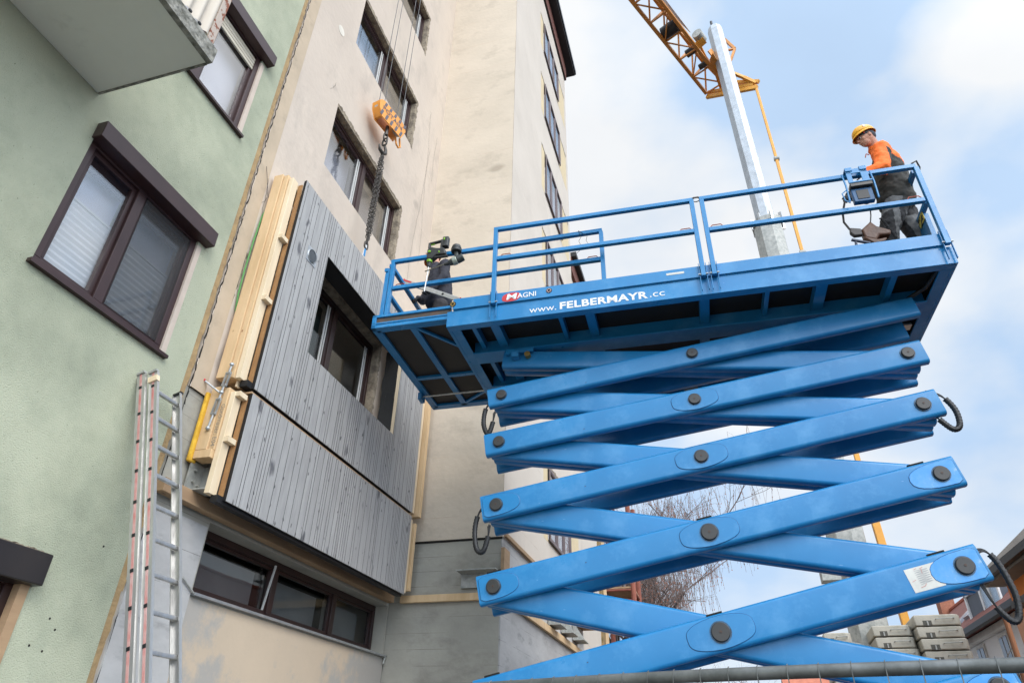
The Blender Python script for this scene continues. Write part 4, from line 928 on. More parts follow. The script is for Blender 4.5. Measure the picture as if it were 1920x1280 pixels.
for u in (2.07, 2.345): m = LB(); m.tube([(u, 5.80, 7.12), (u+.0, 5.78, 6.95), (u-.01, 5.78, 6.72)], .010, 6); m.build('side_bar', BLUE, cb)
m = LB(); m.tube([(2.06, 5.78, 6.70), (2.02, 5.78, 6.74), (2.01, 5.78, 6.84), (2.06, 5.78, 6.88)], .007, 6); m.build('wire_handle', BLUE, cb)
cc_ = LB(); pts = []
for i in range(120): 
    t_ = i/119; a = i*1.1; pts.append((2.36+.12*t_+.013*math.cos(a), 5.99+.013*math.sin(a), 6.62-.42*t_))
cc_.tube(pts, .0045, 5); cc_.build('coiled_cable', RUB, cb, smooth=80)
# leather tool bag
tb = thing('tool_bag', (2.2, 5.95, 6.2), 'brown leather tool pouch hanging from the control box on straps', 'bag', M=LM)
m = LB(); m.poly([(2.13, 5.93, 6.46), (2.24, 5.93, 6.55), (2.28, 5.93, 6.48), (2.40, 5.93, 6.40), (2.38, 5.93, 6.345), (2.28, 5.93, 6.36), (2.24, 5.93, 6.30), (2.14, 5.93, 6.34)], (0, .09, 0)); m.build('pouch', mat('brown_leather', (.11, .045, .02), (.06, .025, .012), sc=7, rough=.5, bump=.008, bsc=14), tb, bevel=.02, seg=3)
m = LB(); m.poly([(2.12, 5.92, 6.36), (2.25, 5.92, 6.30), (2.34, 5.92, 6.31), (2.30, 5.92, 6.25), (2.20, 5.92, 6.245), (2.14, 5.92, 6.32)], (0, .10, 0)); m.build('lower_pouch', MT['brown_leather'], tb, bevel=.015)
m = LB(); m.poly([(2.02, 5.93, 6.44), (2.03, 5.93, 6.50), (2.13, 5.93, 6.47), (2.13, 5.93, 6.39), (2.05, 5.93, 6.39)], (0, .05, 0)); m.build('side_holster', mat('grey_leather', (.07, .06, .055), rough=.6), tb, bevel=.01)
m = LB(); m.tube([(2.24, 5.95, 6.54), (2.26, 5.93, 6.62), (2.255, 5.86, 6.68)], .006, 6); m.tube([(2.03, 5.95, 6.49), (1.99, 5.93, 6.58), (1.99, 5.88, 6.66), (2.03, 5.82, 6.78)], .011, 6); m.tube([(2.13, 5.95, 6.46), (2.19, 5.95, 6.49), (2.24, 5.95, 6.55)], .005, 6); m.build('strap', mat('grey_leather', (.07, .06, .055)), tb)
m = LB(); m.rbar((2.01, 5.94, 6.345), (2.17, 5.94, 6.27), .028, .028, .01); m.cyl((2.045, 5.94, 6.33), (2.035, 5.94, 6.22), .010, .018, 8)
tag(m.build('hammer', mat('tool_dark_blue', (.03, .04, .07), rough=.5)), 'small dark hammer hanging under the leather tool pouch', 'hammer')
# document box and warning sign on the right end gate
m = LB(); m.box(2.70, 2.77, 6.62, 6.95, 6.33, 6.72); tag(m.build('document_box', PIN, bevel=.01), 'black document box fixed inside the right end rail', 'box')
m = LB(); m.box(2.776, 2.82, 6.02, 6.9, 6.30, 6.62); m.build('gate_panel', BLUE, lift)
m = LB(); m.box(2.768, 2.775, 6.02, 6.18, 6.55, 6.66); m.build('warning_label', mat('yellow_black_label', (.60, .48, .08), (.05, .05, .04), sc=14, rough=.6, lo=.48, hi=.52), lift)
# yellow hose coil on the deck
m = LB(); pts = []
for i in range(60):
    a = i*.35; pts.append((-1.02+.20*math.cos(a), 6.12+.17*math.sin(a), ZF+.03+.0022*i))
m.tube(pts, .016, 6); tag(m.build('hose_coil', YEL, smooth=80), 'coiled yellow hose lying on the platform behind the front board', 'hose')

# small brackets and fittings under the deck
m = LB(); m.box(-1.78, -1.45, 6.46, 6.50, Z0-.09, Z0-.036); m.box(-1.70, -1.62, 6.42, 6.60, Z0-.16, Z0-.09); m.build('slide_bracket', BLUE, pf)
m = LB(); m.cyl((-1.52, 6.44, Z0-.13), (-1.52, 6.50, Z0-.13), .035, n=12); m.build('roller', BRS, pf)
m = LB(); m.box(2.05, 2.17, 6.44, 6.56, Z0-.10, Z0-.036); m.cyl((2.11, 6.50, Z0-.14), (2.11, 6.50, Z0-.10), .04, n=12); m.build('slide_block', BLUE, pf)
m = LB(); m.tube([(2.2, 6.6, Z0+.06), (2.5, 6.5, Z0+.02), (2.66, 6.3, Z0+.03), (2.72, 6.05, Z0+.05)], .022, 8); m.build('hose', RUB, pf, smooth=80)
m = LB(); m.box(2.55, 2.67, 6.95, 7.06, Z0+.0, Z0+.02); m.box(2.45, 2.5, 6.85, 6.9, Z0, Z0+.03); m.cyl((2.45, 7.1, Z0+.02), (2.45, 7.1, Z0-.06), .03, n=10); m.build('valve_block', ALU, pf)

# ------------------------------------------------------------ people
def remesh(name, mb, voxel, material, parent, facefn=None, smooth_it=3, disp=0):
    vs = [mb.M@v for v in mb.v] if mb.M else mb.v
    me = bpy.data.meshes.new('t'); me.from_pydata(vs, [], mb.f); ob = bpy.data.objects.new('t', me); COL.objects.link(ob)
    r = ob.modifiers.new('r', 'REMESH'); r.mode = 'VOXEL'; r.voxel_size = voxel
    s = ob.modifiers.new('s', 'SMOOTH'); s.factor = .5; s.iterations = smooth_it
    if disp:
        tx = bpy.data.textures.new('folds', 'CLOUDS'); tx.noise_scale = .07
        dm = ob.modifiers.new('d', 'DISPLACE'); dm.texture = tx; dm.strength = disp; dm.mid_level = .5; dm.texture_coords = 'LOCAL'
    bpy.context.view_layer.update()
    m2 = bpy.data.meshes.new_from_object(ob.evaluated_get(bpy.context.evaluated_depsgraph_get())); bpy.data.objects.remove(ob)
    out_ = MB(); out_.v = [v.co.copy() for v in m2.vertices]; out_.f = [list(p.vertices) for p in m2.polygons]
    out_.mi = [0]*len(out_.f); out_.tint = [1.0]*len(out_.f)
    if facefn:
        inv = mb.M.inverted() if mb.M else Matrix.Identity(4)
        out_.mi = [facefn(inv@p.center) for p in m2.polygons]
    bpy.data.meshes.remove(m2)
    return out_.build(name, material, parent, smooth=180)
SK = mat('skin', (.50, .25, .165), (.44, .21, .135), sc=12, rough=.55)
GLV = mat('dark_glove', (.018, .018, .02), rough=.8)
OJ = mat('orange_fabric', (.95, .17, .012), (.85, .14, .01), sc=5, rough=.75)
CJ = mat('charcoal_fabric', (.048, .046, .040), (.036, .034, .030), sc=6, rough=.85)
GT = mat('gray_trouser', (.15, .15, .15), (.11, .11, .11), sc=6, rough=.85)
BT = mat('black_trouser', (.020, .020, .022), rough=.85)
NV = mat('navy_fabric', (.030, .030, .042), (.02, .02, .028), sc=5, rough=.85)
def hand(m, c, fwd, palm_n, s=1.0, curl=.5):
    """palm plus five separate bent fingers; fwd = pointing direction, palm_n = palm normal"""
    c = V3(c); f = V3(fwd).normalized(); n = V3(palm_n); n = (n-f*n.dot(f)).normalized(); a = f.cross(n)
    for o in (-.024, -.008, .008, .024): m.cap(c+a*o*s, .0125*s, c+f*.075*s+a*o*1.15*s, .0115*s, 8)
    for o, l in ((-.031, .8), (-.011, .98), (.010, 1.0), (.031, .88)):
        p = c+f*.085*s+a*o*s; L1, L2, L3 = .034*l*s, .026*l*s, .02*l*s
        d1 = (f+n*curl).normalized(); d2 = (f*(1-curl)+n*curl*1.7).normalized(); d3 = (f*(1-1.6*curl)+n*1.6*curl).normalized()
        q = p+d1*L1; r = q+d2*L2; t_ = r+d3*L3
        m.cap(p, .0088*s, q, .0082*s, 8); m.cap(q, .0082*s, r, .0075*s, 8); m.cap(r, .0075*s, t_, .0065*s, 8)
    p = c+f*.02*s-a*.034*s; q = p+(f*.6-a*.6+n*.4).normalized()*.036*s; r = q+(f*.8+n*.5-a*.1).normalized()*.03*s
    m.cap(p, .012*s, q, .010*s, 8); m.cap(q, .010*s, r, .0085*s, 8)
def head(m, c, fdir, lean=(0, 0, 1)):
    """skull, jaw, nose, brow, lips, ears; c = centre of the skull, fdir = where the face looks"""
    c = V3(c); f = V3(fdir).normalized(); u = V3(lean); u = (u-f*u.dot(f)).normalized(); s = f.cross(u)
    Q = Matrix((f, s, u)).transposed()
    m.sph(c, (.098, .076, .102), 16, 10, Q); m.sph(c+f*.035-u*.055, (.062, .055, .068), 14, 9, Q); m.sph(c+f*.062-u*.098, (.026, .028, .022), 10, 7, Q)
    m.sph(c+f*.088+u*.012, (.014, .045, .013), 10, 7, Q)   # brow
    m.cap(c+f*.094-u*.0, .009, c+f*.116-u*.034, .0125, 8); m.sph(c+f*.105-u*.040, (.012, .018, .008), 8, 6, Q)   # nose
    m.sph(c+f*.094-u*.064, (.010, .024, .006), 8, 6, Q); m.sph(c+f*.090-u*.075, (.011, .022, .007), 8, 6, Q)   # lips
    for k in (-1, 1):
        m.sph(c+f*.055-u*.03+s*.038*k, (.03, .022, .03), 8, 6, Q)
        m.sph(c-f*.008-u*.012+s*.078*k, (.018, .008, .03), 8, 6, Q)
    return f, u, s, Q
def eyes(parent, c, f, u, s, Q):
    for k in (-1, 1):
        m = LB(); m.sph(V3(c)+f*.083-u*.008+s*.030*k, .0125, 10, 7); e = m.build('eye', mat('eye_white', (.6, .58, .56), rough=.3), parent)
        m = LB(); m.sph(V3(c)+f*.0915-u*.011+s*.030*k, .0062, 8, 6); m.build('iris', mat('iris_brown', (.05, .03, .02), rough=.2), e)
def hardhat(parent, c, f, u, Q, mt, name='helmet'):
    m = LB(); C_ = V3(c); n = 28; rows_ = 9; vs = []; fs = []
    s = f.cross(u)
    for j in range(rows_):
        t_ = (math.pi*.5)*j/(rows_-1)
        for i in range(n):
            a = 2*math.pi*i/n; rr = math.sin(math.pi/2-t_*.985)**.85
            vs.append(C_+f*(.128*rr*math.cos(a)+.004)+s*(.105*rr*math.sin(a))+u*(.112*math.sin(t_)))
    for j in range(rows_-1): fs += [(j*n+i, j*n+(i+1) % n, (j+1)*n+(i+1) % n, (j+1)*n+i) for i in range(n)]
    fs.append(tuple((rows_-1)*n+i for i in range(n))); m.add(vs, fs)
    rim = []   # brim, longer at the front
    for i in range(n):
        a = 2*math.pi*i/n; e = .006+.024*max(0, math.cos(a))**2
        rim.append((C_+f*(.128*math.cos(a)+.004)+s*(.105*math.sin(a)), C_+f*((.128+e)*math.cos(a)+.004)+s*((.105+e*.6)*math.sin(a))-u*(.020+.016*max(0, math.cos(a)))))
    vs = [p for q in rim for p in q]; m.add(vs, [(2*i, 2*((i+1) % n), 2*((i+1) % n)+1, 2*i+1) for i in range(n)])
    h = m.build(name, mt, parent, smooth=50)
    md = h.modifiers.new('shell', 'SOLIDIFY'); md.thickness = .005
    for k in (-1, 1):
        m = LB(); m.poly([C_+f*(.02+x)+s*(.100*k)+u*(.04+z) for x, z in ((-.016, -.008), (.016, -.008), (.010, .022), (-.010, .022))], s*(.004*k)); m.build('vent', STK, h)
    return h
HY = mat('helmet_yellow', (.86, .42, .02), (.78, .36, .015), sc=5, rough=.32)
HO_ = mat('helmet_orange', (.80, .22, .03), rough=.35)
# worker at the controls
p1 = thing('person', (2.60, 6.3, ZF), 'worker in an orange and charcoal jacket and yellow helmet leaning on the front rail', 'person', 'construction workers on the lift', M=LM)
hc = V3((2.50, 5.975, 7.79)); fd = (-.93, -.16, -.30); neck = V3((2.575, 6.03, 7.665))
J = dict(chest=(2.675, 6.12, 7.50), belly=(2.675, 6.18, 7.26), pel=(2.675, 6.24, 7.02), s1=(2.605, 5.98, 7.575), e1=(2.525, 5.895, 7.235), w1=(2.33, 5.875, 7.165), s2=(2.69, 6.28, 7.55), e2=(2.45, 6.36, 7.25), w2=(2.20, 6.12, 7.10),
         h1=(2.62, 6.17, 6.95), k1=(2.48, 6.18, 6.60), a1=(2.40, 6.28, ZF+.09), h2=(2.74, 6.32, 6.97), k2=(2.76, 6.30, 6.60), a2=(2.84, 6.40, ZF+.09))
J = {k: V3(v) for k, v in J.items()}
b = LB(); f_, u_, s_, Q_ = head(b, hc, fd, (-.15, -.05, 1)); b.cap(hc-u_*.05-f_*.03, .056, neck, .062, 12); b.cap(neck, .062, J['chest'], .10, 12); b.cap(J['chest'], .11, J['pel'], .11, 12)
for sh_, el, wr in (('s1', 'e1', 'w1'), ('s2', 'e2', 'w2')): b.cap(J['chest'], .07, J[sh_], .05, 10); b.cap(J[sh_], .045, J[el], .036, 10); b.cap(J[el], .035, J[wr], .024, 10)
for h_, k_, a_ in (('h1', 'k1', 'a1'), ('h2', 'k2', 'a2')): b.cap(J['pel'], .09, J[h_], .08, 10); b.cap(J[h_], .075, J[k_], .05, 10); b.cap(J[k_], .048, J[a_], .034, 10)
hand(b, J['w1']+V3((-.01, 0, .0)), (-1, -.05, -.02), (0, .1, -1), 1.0, .35); hand(b, J['w2']+V3((-.0, -.01, -.01)), (-.5, -.5, -.6), (-.2, .5, -.6), 1.0, .5)
def skinface(p): return 1 if p.x < 2.23 and p.y > 5.97 and p.z < 7.14 else 0
body = remesh('body', b, .0065, [SK, GLV], p1, skinface, 2)
eyes(body, hc, f_, u_, s_, Q_)
m = LB()
for k in (-1, 1):
    pts = [hc+f_*.104-u_*.008+s_*(.030*k)+s_*(.022*math.cos(a))+u_*(.015*math.sin(a)) for a in [2*math.pi*i/10 for i in range(11)]]; m.tube(pts, .0013, 5, cap=False)
    m.tube([hc+f_*.104-u_*.002+s_*(.052*k), hc-f_*.01+u_*.0+s_*(.086*k)], .002, 5)
m.build('glasses', BK, body)
def jacket(joints, belly_r=.155, ar=1.0):
    j = LB(); nk = joints['neck']
    j.cap(nk-V3((0, 0, .015)), .075, joints['chest'], .125, 14); j.cap(joints['chest'], .150, joints['belly'], belly_r, 14); j.cap(joints['belly'], belly_r, joints['pel']+V3((0, 0, .0)), belly_r+.008, 14)
    for sh_, el, wr in (('s1', 'e1', 'w1'), ('s2', 'e2', 'w2')): j.cap(joints['chest']+V3((0, 0, .04)), .10, joints[sh_], .078*ar, 12); j.cap(joints[sh_], .078*ar, joints[el], .060*ar, 12); j.cap(joints[el], .062*ar, joints[wr], .040*ar, 12)
    return j
JJ = dict(J); JJ['neck'] = neck
j = jacket(JJ, .185, 1.28)
def jf(p):
    # orange: yoke and both sleeves; charcoal below a slanting seam and at the side of the back
    dx = p.x-2.665
    arm_ = (p-J['s1']).dot(J['e1']-J['s1'])
    near = min((p-(J['s1'].lerp(J['e1'], t_/6))).length for t_ in range(7)) < .132 or min((p-(J['e1'].lerp(J['w1'], t_/6))).length for t_ in range(7)) < .110
    far = min((p-(J['e2'].lerp(J['w2'], t_/6))).length for t_ in range(7)) < .075
    if near and p.x < 2.62: return 0
    if far: return 1
    return 0 if p.z > 7.47-(dx-.05)*.55 else 1
remesh('jacket', j, .012, [OJ, CJ], p1, jf, 3, .034)
t_r = LB(); t_r.cap(J['belly']-V3((0, 0, .03)), .130, J['pel'], .150, 14)
for h_, k_, a_ in (('h1', 'k1', 'a1'), ('h2', 'k2', 'a2')): t_r.cap(J['pel'], .13, J[h_]-V3((0, 0, .05)), .112, 12); t_r.cap(J[h_]-V3((0, 0, .05)), .125, J[k_], .100, 12); t_r.cap(J[k_], .100, J[a_], .088, 12)
def tf(p):
    for h_, k_, a_ in (('h1', 'k1', 'a1'), ('h2', 'k2', 'a2')):
        pass
    kx = 2.5+(6.57-p.z)*-.12 if p.y < 6.27 else 2.70-(p.z-6.57)*.0
    v = math.sin(p.z*9.0+p.x*13.0)
    if p.z > 6.78: return 0 if p.x < 2.66-(6.9-p.z)*.5 else 1
    if p.x < 2.60: return 1 if p.x < 2.50+ (p.z-6.4)*.1 else 0
    return 0 if p.x > 2.735-(p.z-6.5)*.25 else 1
remesh('trousers', t_r, .012, [GT, BT], p1, tf, 3, .032)
for a_, fx in (('a1', -1), ('a2', -1)):
    q = J[a_]; m = LB(); m.cap(q+V3((.03, 0, -.045)), .042, q+V3((-.15, -.02, -.05)), .036, 10); m.cap(q, .05, q+V3((0, 0, -.03)), .05, 10); remesh('boot', m, .01, BK, p1)
hardhat(p1, hc+u_*.050-f_*.012, f_, (u_+f_*.0).normalized(), Q_, HY)
m = LB(); m.sph(hc-f_*.010+u_*.018, (.104, .084, .058), 18, 10, Q_); m.sph(hc-f_*.055-u_*.010, (.056, .074, .055), 14, 9, Q_); bn = m.build('headband', mat('gray_headband', (.045, .05, .065), (.07, .075, .09), sc=6, rough=.9), p1, smooth=80)
m = LB(); m.sph(hc+f_*.045+u_*.015-s_*.0 + s_*(-.078 if s_.y > 0 else .078), .008, 8, 6); m.build('badge', RED, bn)
m = LB(); m.tube([neck+V3((-.11, -.07, -.16)), neck+V3((-.14, -.08, -.15)), neck+V3((-.16, -.08, -.20))], .006, 5); m.build('zip_pull', ROR, p1)
# worker seen from behind on the slide-out deck
p2 = thing('person', (-2.87, 6.92, Ze+.1), 'worker in dark clothes seen from behind, holding a long aluminium spirit level', 'person', 'construction workers on the lift', M=LM)
ZD = Ze+.07
hc2 = V3((-3.02, 6.93, 7.79)); fd2 = (-.85, .45, -.35)
J2 = {k: V3(v) for k, v in dict(neck=(-2.96, 6.90, 7.64), chest=(-2.89, 6.90, 7.47), belly=(-2.86, 6.88, 7.22), pel=(-2.86, 6.88, 7.00), s1=(-2.76, 6.76, 7.52), e1=(-2.72, 6.66, 7.22), w1=(-2.86, 6.60, 7.00), s2=(-3.03, 7.06, 7.50), e2=(-3.16, 7.05, 7.17), w2=(-3.14, 6.84, 7.06),
     h1=(-2.80, 6.82, 6.94), k1=(-2.84, 6.80, 6.60), a1=(-2.82, 6.84, ZD+.08), h2=(-2.93, 6.96, 6.94), k2=(-2.98, 6.96, 6.60), a2=(-2.96, 7.00, ZD+.08)).items()}
b = LB(); f2, u22, s2, Q2 = head(b, hc2, fd2, (-.2, .1, 1)); b.cap(hc2-u22*.05-f2*.03, .056, J2['neck'], .062, 12); b.cap(J2['neck'], .062, J2['chest'], .10, 12); b.cap(J2['chest'], .11, J2['pel'], .11, 12)
for sh_, el, wr in (('s1', 'e1', 'w1'), ('s2', 'e2', 'w2')): b.cap(J2['chest'], .07, J2[sh_], .05, 10); b.cap(J2[sh_], .045, J2[el], .036, 10); b.cap(J2[el], .035, J2[wr], .024, 10)
for h_, k_, a_ in (('h1', 'k1', 'a1'), ('h2', 'k2', 'a2')): b.cap(J2['pel'], .09, J2[h_], .08, 10); b.cap(J2[h_], .075, J2[k_], .05, 10); b.cap(J2[k_], .048, J2[a_], .034, 10)
hand(b, J2['w1']+V3((0, -.02, -.005)), (-.5, .0, -.85), (.0, -1, .1), 1.08, .75); hand(b, J2['w2'], (-.1, -.7, -.5), (0, 0, -1), 1.08, .6)
body2 = remesh('body', b, .007, [SK, GLV], p2, lambda p: 1 if p.z < 7.08 else 0, 2); eyes(body2, hc2, f2, u22, s2, Q2)
j = jacket(J2, .178); remesh('jacket', j, .012, NV, p2, None, 3, .024)
t_r = LB(); t_r.cap(J2['belly']-V3((0, 0, .03)), .155, J2['pel'], .17, 14)
for h_, k_, a_ in (('h1', 'k1', 'a1'), ('h2', 'k2', 'a2')): t_r.cap(J2['pel'], .13, J2[h_]-V3((0, 0, .05)), .105, 12); t_r.cap(J2[h_]-V3((0, 0, .05)), .105, J2[k_], .08, 12); t_r.cap(J2[k_], .08, J2[a_], .07, 12)
remesh('trousers', t_r, .012, mat('dark_brown_gray', (.045, .040, .044), (.03, .028, .03), sc=5, rough=.9), p2, None, 3, .02)
for a_ in ('a1', 'a2'):
    q = J2[a_]; m = LB(); m.cap(q+V3((.03, 0, -.045)), .042, q+V3((-.13, .07, -.05)), .036, 10); m.cap(q, .05, q+V3((0, 0, -.03)), .05, 10); remesh('boot', m, .01, BK, p2)
hardhat(p2, hc2+u22*.040-f2*.008, f2, u22, Q2, HO_)
lv_ = thing('spirit_level', (-2.85, 6.55, 6.6), 'long aluminium spirit level with a red end held by the dark clothed worker', 'spirit level', M=LM)
la, lb_ = V3((-3.25, 6.56, 7.16)), V3((-2.42, 6.50, 6.68))
m = LB(); m.beam(la, lb_, .062, .024); bar = m.build('bar', ALU, lv_, bevel=.003)
m = LB(); m.beam(la.lerp(lb_, .0)+V3((0, -.013, .015)), la.lerp(lb_, .15)+V3((0, -.013, .015)), .02, .004); m.build('red_mark', RED, bar)
m = LB(); m.beam(la-(lb_-la).normalized()*.012, la, .068, .03); m.beam(lb_, lb_+(lb_-la).normalized()*.012, .068, .03); m.build('end_cap', RED, bar)
c = la.lerp(lb_, .72); m = LB(); m.cyl(c+V3((0, -.016, 0)), c+V3((0, .016, 0)), .016, n=12); m.build('vial', BK, bar)

# ------------------------------------------------------------ power tools on the rail
HM = LM @ Matrix.Translation((0, 0, 6.40)) @ Matrix.Diagonal((1, 1, .86, 1)) @ Matrix.Translation((0, 0, -6.44))
def LB(): return MB(HM)
BTL = mat('black_tool', (.028, .029, .028), (.02, .021, .02), sc=9, rough=.45)
GRN = mat('lime_plastic', (.22, .48, .02), rough=.4)
hm = thing('rotary_hammer', (-2.53, 5.86, 6.42), 'black and green rotary hammer hanging on the rail, long bit pointing down', 'power tool', M=LM)
m = LB(); m.poly([(-2.62, 5.80, 6.93), (-2.62, 5.80, 7.10), (-2.59, 5.80, 7.15), (-2.50, 5.80, 7.11), (-2.40, 5.80, 7.09), (-2.38, 5.80, 6.98), (-2.50, 5.80, 6.99), (-2.55, 5.80, 6.93)], (0, .09, 0)); m.build('motor_housing', BTL, hm, bevel=.014, seg=3)
m = LB(); m.rbar((-2.61, 5.845, 7.155), (-2.61, 5.845, 7.235), .03, .04, .012); m.rbar((-2.62, 5.845, 7.235), (-2.45, 5.845, 7.262), .034, .04, .014); m.rbar((-2.45, 5.845, 7.27), (-2.45, 5.845, 7.10), .036, .045, .014); m.build('handle', BTL, hm)
m = LB(); m.rbar((-2.405, 5.845, 7.14), (-2.40, 5.845, 7.30), .075, .07, .014); bt = m.build('battery', BTL, hm, bevel=0)
m = LB(); m.box(-2.42, -2.405, 5.802, 5.807, 7.24, 7.28); m.build('green_clip', GRN, bt)
m = LB(); m.rbar((-2.59, 5.84, 7.208), (-2.54, 5.84, 7.215), .010, .014, .004); m.build('trigger', GRN, hm)
m = LB(); m.cyl((-2.585, 5.795, 7.05), (-2.585, 5.785, 7.05), .020, .016, 14); m.build('mode_knob', GRN, hm)
m = LB(); m.cyl((-2.59, 5.84, 6.93), (-2.59, 5.84, 6.895), .036, .034, 14); m.build('chuck_ring', GRN, hm)
m = LB(); m.cyl((-2.59, 5.84, 6.88), (-2.592, 5.84, 6.82), .030, .020, 14); m.build('chuck', BTL, hm)
m = LB(); m.cyl((-2.592, 5.84, 6.82), (-2.615, 5.84, 6.40), .0085, .0085, 8); m.build('drill_bit', GALV, hm)
m = LB(); m.rbar((-2.60, 5.83, 6.965), (-2.36, 5.83, 6.955), .036, .036, .016); m.build('side_handle', BTL, hm)
m = LB(); m.cyl((-2.47, 5.82, 7.07), (-2.462, 5.80, 7.01), .012, n=8); m.build('green_switch', GRN, hm)
HM = LM @ Matrix.Translation((0, 0, -.115))
dr = thing('impact_drill', (-2.26, 5.86, 6.8), 'dark gray cordless drill on the rail beside the rotary hammer', 'power tool', M=LM)
m = LB(); m.cyl((-2.345, 5.85, 6.86), (-2.295, 5.85, 6.875), .032, .046, 16); m.cyl((-2.245, 5.85, 6.89), (-2.165, 5.85, 6.925), .050, .046, 16); m.build('motor_housing', mat('gray_tool', (.05, .06, .055), (.03, .035, .035), sc=9, rough=.45), dr, bevel=.01)
m = LB(); m.cyl((-2.297, 5.85, 6.874), (-2.243, 5.85, 6.891), .052, .052, 18); m.build('gear_case', mat('silver_green', (.38, .42, .36), rough=.4, metal=.3), dr, bevel=.008)
m = LB(); m.rbar((-2.255, 5.85, 6.93), (-2.262, 5.85, 7.03), .05, .042, .014); m.build('grip', MT['gray_tool'], dr)
m = LB(); m.cyl((-2.262, 5.85, 7.015), (-2.262, 5.85, 7.055), .062, .066, 18); m.cyl((-2.262, 5.85, 7.055), (-2.262, 5.85, 7.11), .066, .05, 18); m.build('battery', BTL, dr, bevel=.006)
m = LB(); m.cyl((-2.345, 5.85, 6.86), (-2.40, 5.84, 6.845), .026, .018, 12); m.build('chuck', BTL, dr)
m = LB(); m.cyl((-2.40, 5.84, 6.845), (-2.63, 5.83, 6.77), .007, n=8); m.build('drill_bit', mat('worn_steel', (.20, .18, .13), rough=.4, metal=.6), dr)

# ------------------------------------------------------------ crane
KC = 1.54
def kc(x, y, z): return V3((x*KC, y*KC, z*KC+HZ))
cr_ = thing('tower_crane', (3.2, 18.2, 0), 'orange lattice jib crane on an octagonal galvanised telescopic mast', 'crane')
MC = (2.075, 11.82)
def mcx(z): return 2.09-.00*z if z < 9 else 2.04-(z-9.6)*.0160
def octa(z0, z1, r0, r1): 
    m = MB(); m.cyl(kc(mcx(z0), MC[1], z0), kc(mcx(z1), MC[1], z1), r0*KC, r1*KC, 8, rot=R(10)); return m
mm = octa(9.6, 16.75, .205, .205).build('mast_section', GALM, cr_, smooth=20, bevel=.01)
m = octa(16.75, 16.95, .205, .17); m.build('mast_cap', GALM, mm, smooth=20)
m = MB(); m.cyl(kc(1.86, MC[1]-.1, 16.9), kc(1.86, MC[1]-.1, 17.15), .05, n=8); m.build('anemometer', BK, mm)
ml = octa(-1.0, 9.85, .300, .300).build('mast_section', GALD, cr_, smooth=20, bevel=.01)
for z, rr in ((9.85, .33), (8.2, .32)):
    m = octa(z-.06, z+.06, rr, rr); m.build('mast_collar', GALD, ml, smooth=20)
for k in range(8):
    a = 2*math.pi*k/8+.2; m = MB(); p = V3((2.05+.31*math.cos(a), MC[1]+.31*math.sin(a), 0)); q = kc(p.x, p.y, 9.75); m.beam(q, q+V3((0, 0, .42)), .10, .06, (math.cos(a), math.sin(a), 0)); m.build('guide_shoe', GALV, ml)
m = octa(1.35, 1.5, .36, .36); m.build('mast_collar', GALD, ml, smooth=20)
m = MB(); m.beam(kc(1.30, 11.35, 1.62), kc(2.35, 11.45, 1.42), .26, .08); m.beam(kc(1.30, 11.35, 1.62), kc(1.75, 11.6, 1.42), .2, .1); m.build('collar_bracket', GALD, ml)
m = MB(); m.box(2.35, 2.75, 17.4, 17.8, 5.5, 5.75); m.build('clamp_arm', GALD, ml)
# jib
jd = V3((.32-2.8, 15.2-20.1, 0)).normalized(); js = V3((-jd.y, jd.x, 0)); j0 = V3((2.62, 19.35, 15.5*KC+HZ))
if js.x < 0: js = -js
def jp(t_, s_, z): return j0+jd*t_+js*s_+V3((0, 0, z))
LJ = 26; W2_ = .39; HJ = 1.05
m = MB()
for s in (-W2_, W2_): m.beam(jp(0, s, 0), jp(LJ, s, 0), .12, .12)
m.beam(jp(.3, 0, HJ), jp(LJ, 0, HJ), .12, .12); jb = m.build('jib_chord', ORG, cr_)
m = MB(); n = int(LJ/1.05)
for i in range(n):
    a, b = i*1.05, (i+1)*1.05
    m.beam(jp(a, -W2_, 0), jp(a, W2_, 0), .05, .05); s = 1 if i % 2 else -1
    m.beam(jp(a, -W2_*s, 0), jp(b, W2_*s, 0), .045, .045)
    for q in (-W2_, W2_): m.beam(jp(a, q, 0), jp(a+.52, 0, HJ), .075, .06); m.beam(jp(a+.52, 0, HJ), jp(b, q, 0), .075, .06)
m.build('jib_lacing', ORG, jb)
m = MB(); m.poly([jp(2.8, W2_+.12, .10), jp(12, W2_+.12, .10), jp(12, W2_-.16, .95), jp(2.8, W2_-.16, .95)], js*.02); sg = m.build('jib_banner', BANN, cr_)
m = MB(); m.cyl(jp(3.3, -.35, .3), jp(3.3, .25, .3), .26, n=20); m.build('winch_drum', BK, cr_)
m = MB(); m.cyl(jp(2.0, -.1, .2), jp(2.0, .3, .2), .16, n=16); m.cyl(jp(1.2, .0, .1), jp(1.2, .35, .1), .12, n=12); m.build('trolley_motor', PIN, cr_)
m = MB(); m.cyl(jp(2.0, .62, .35), jp(2.45, .62, .35), .20, n=16); m.build('hoist_motor', GALD, cr_)
m = MB(); m.box(0, 0, 0, 0, 0, 0) if 0 else None; m.beam(jp(2.1, .35, .1), jp(2.1, .75, .2), .1, .3); m.beam(jp(1.2, .38, .1), jp(2.4, .55, .3), .12, .08); m.build('motor_bracket', ORY, cr_)
m = MB(); m.poly([jp(-.3, .1, -.02), jp(-.3, .6, -.02), jp(1.5, .75, -.02), jp(1.3, .5, -.02)], (0, 0, .06)); m.box(0, 0, 0, 0, 0, 0) if 0 else None
for s in (.3, .62): m.poly([jp(.2, s, 0), jp(1.7, s, 0), jp(1.3, s, .6), jp(.5, s, .7)], js*.04)
m.build('slewing_frame', ORG, cr_)
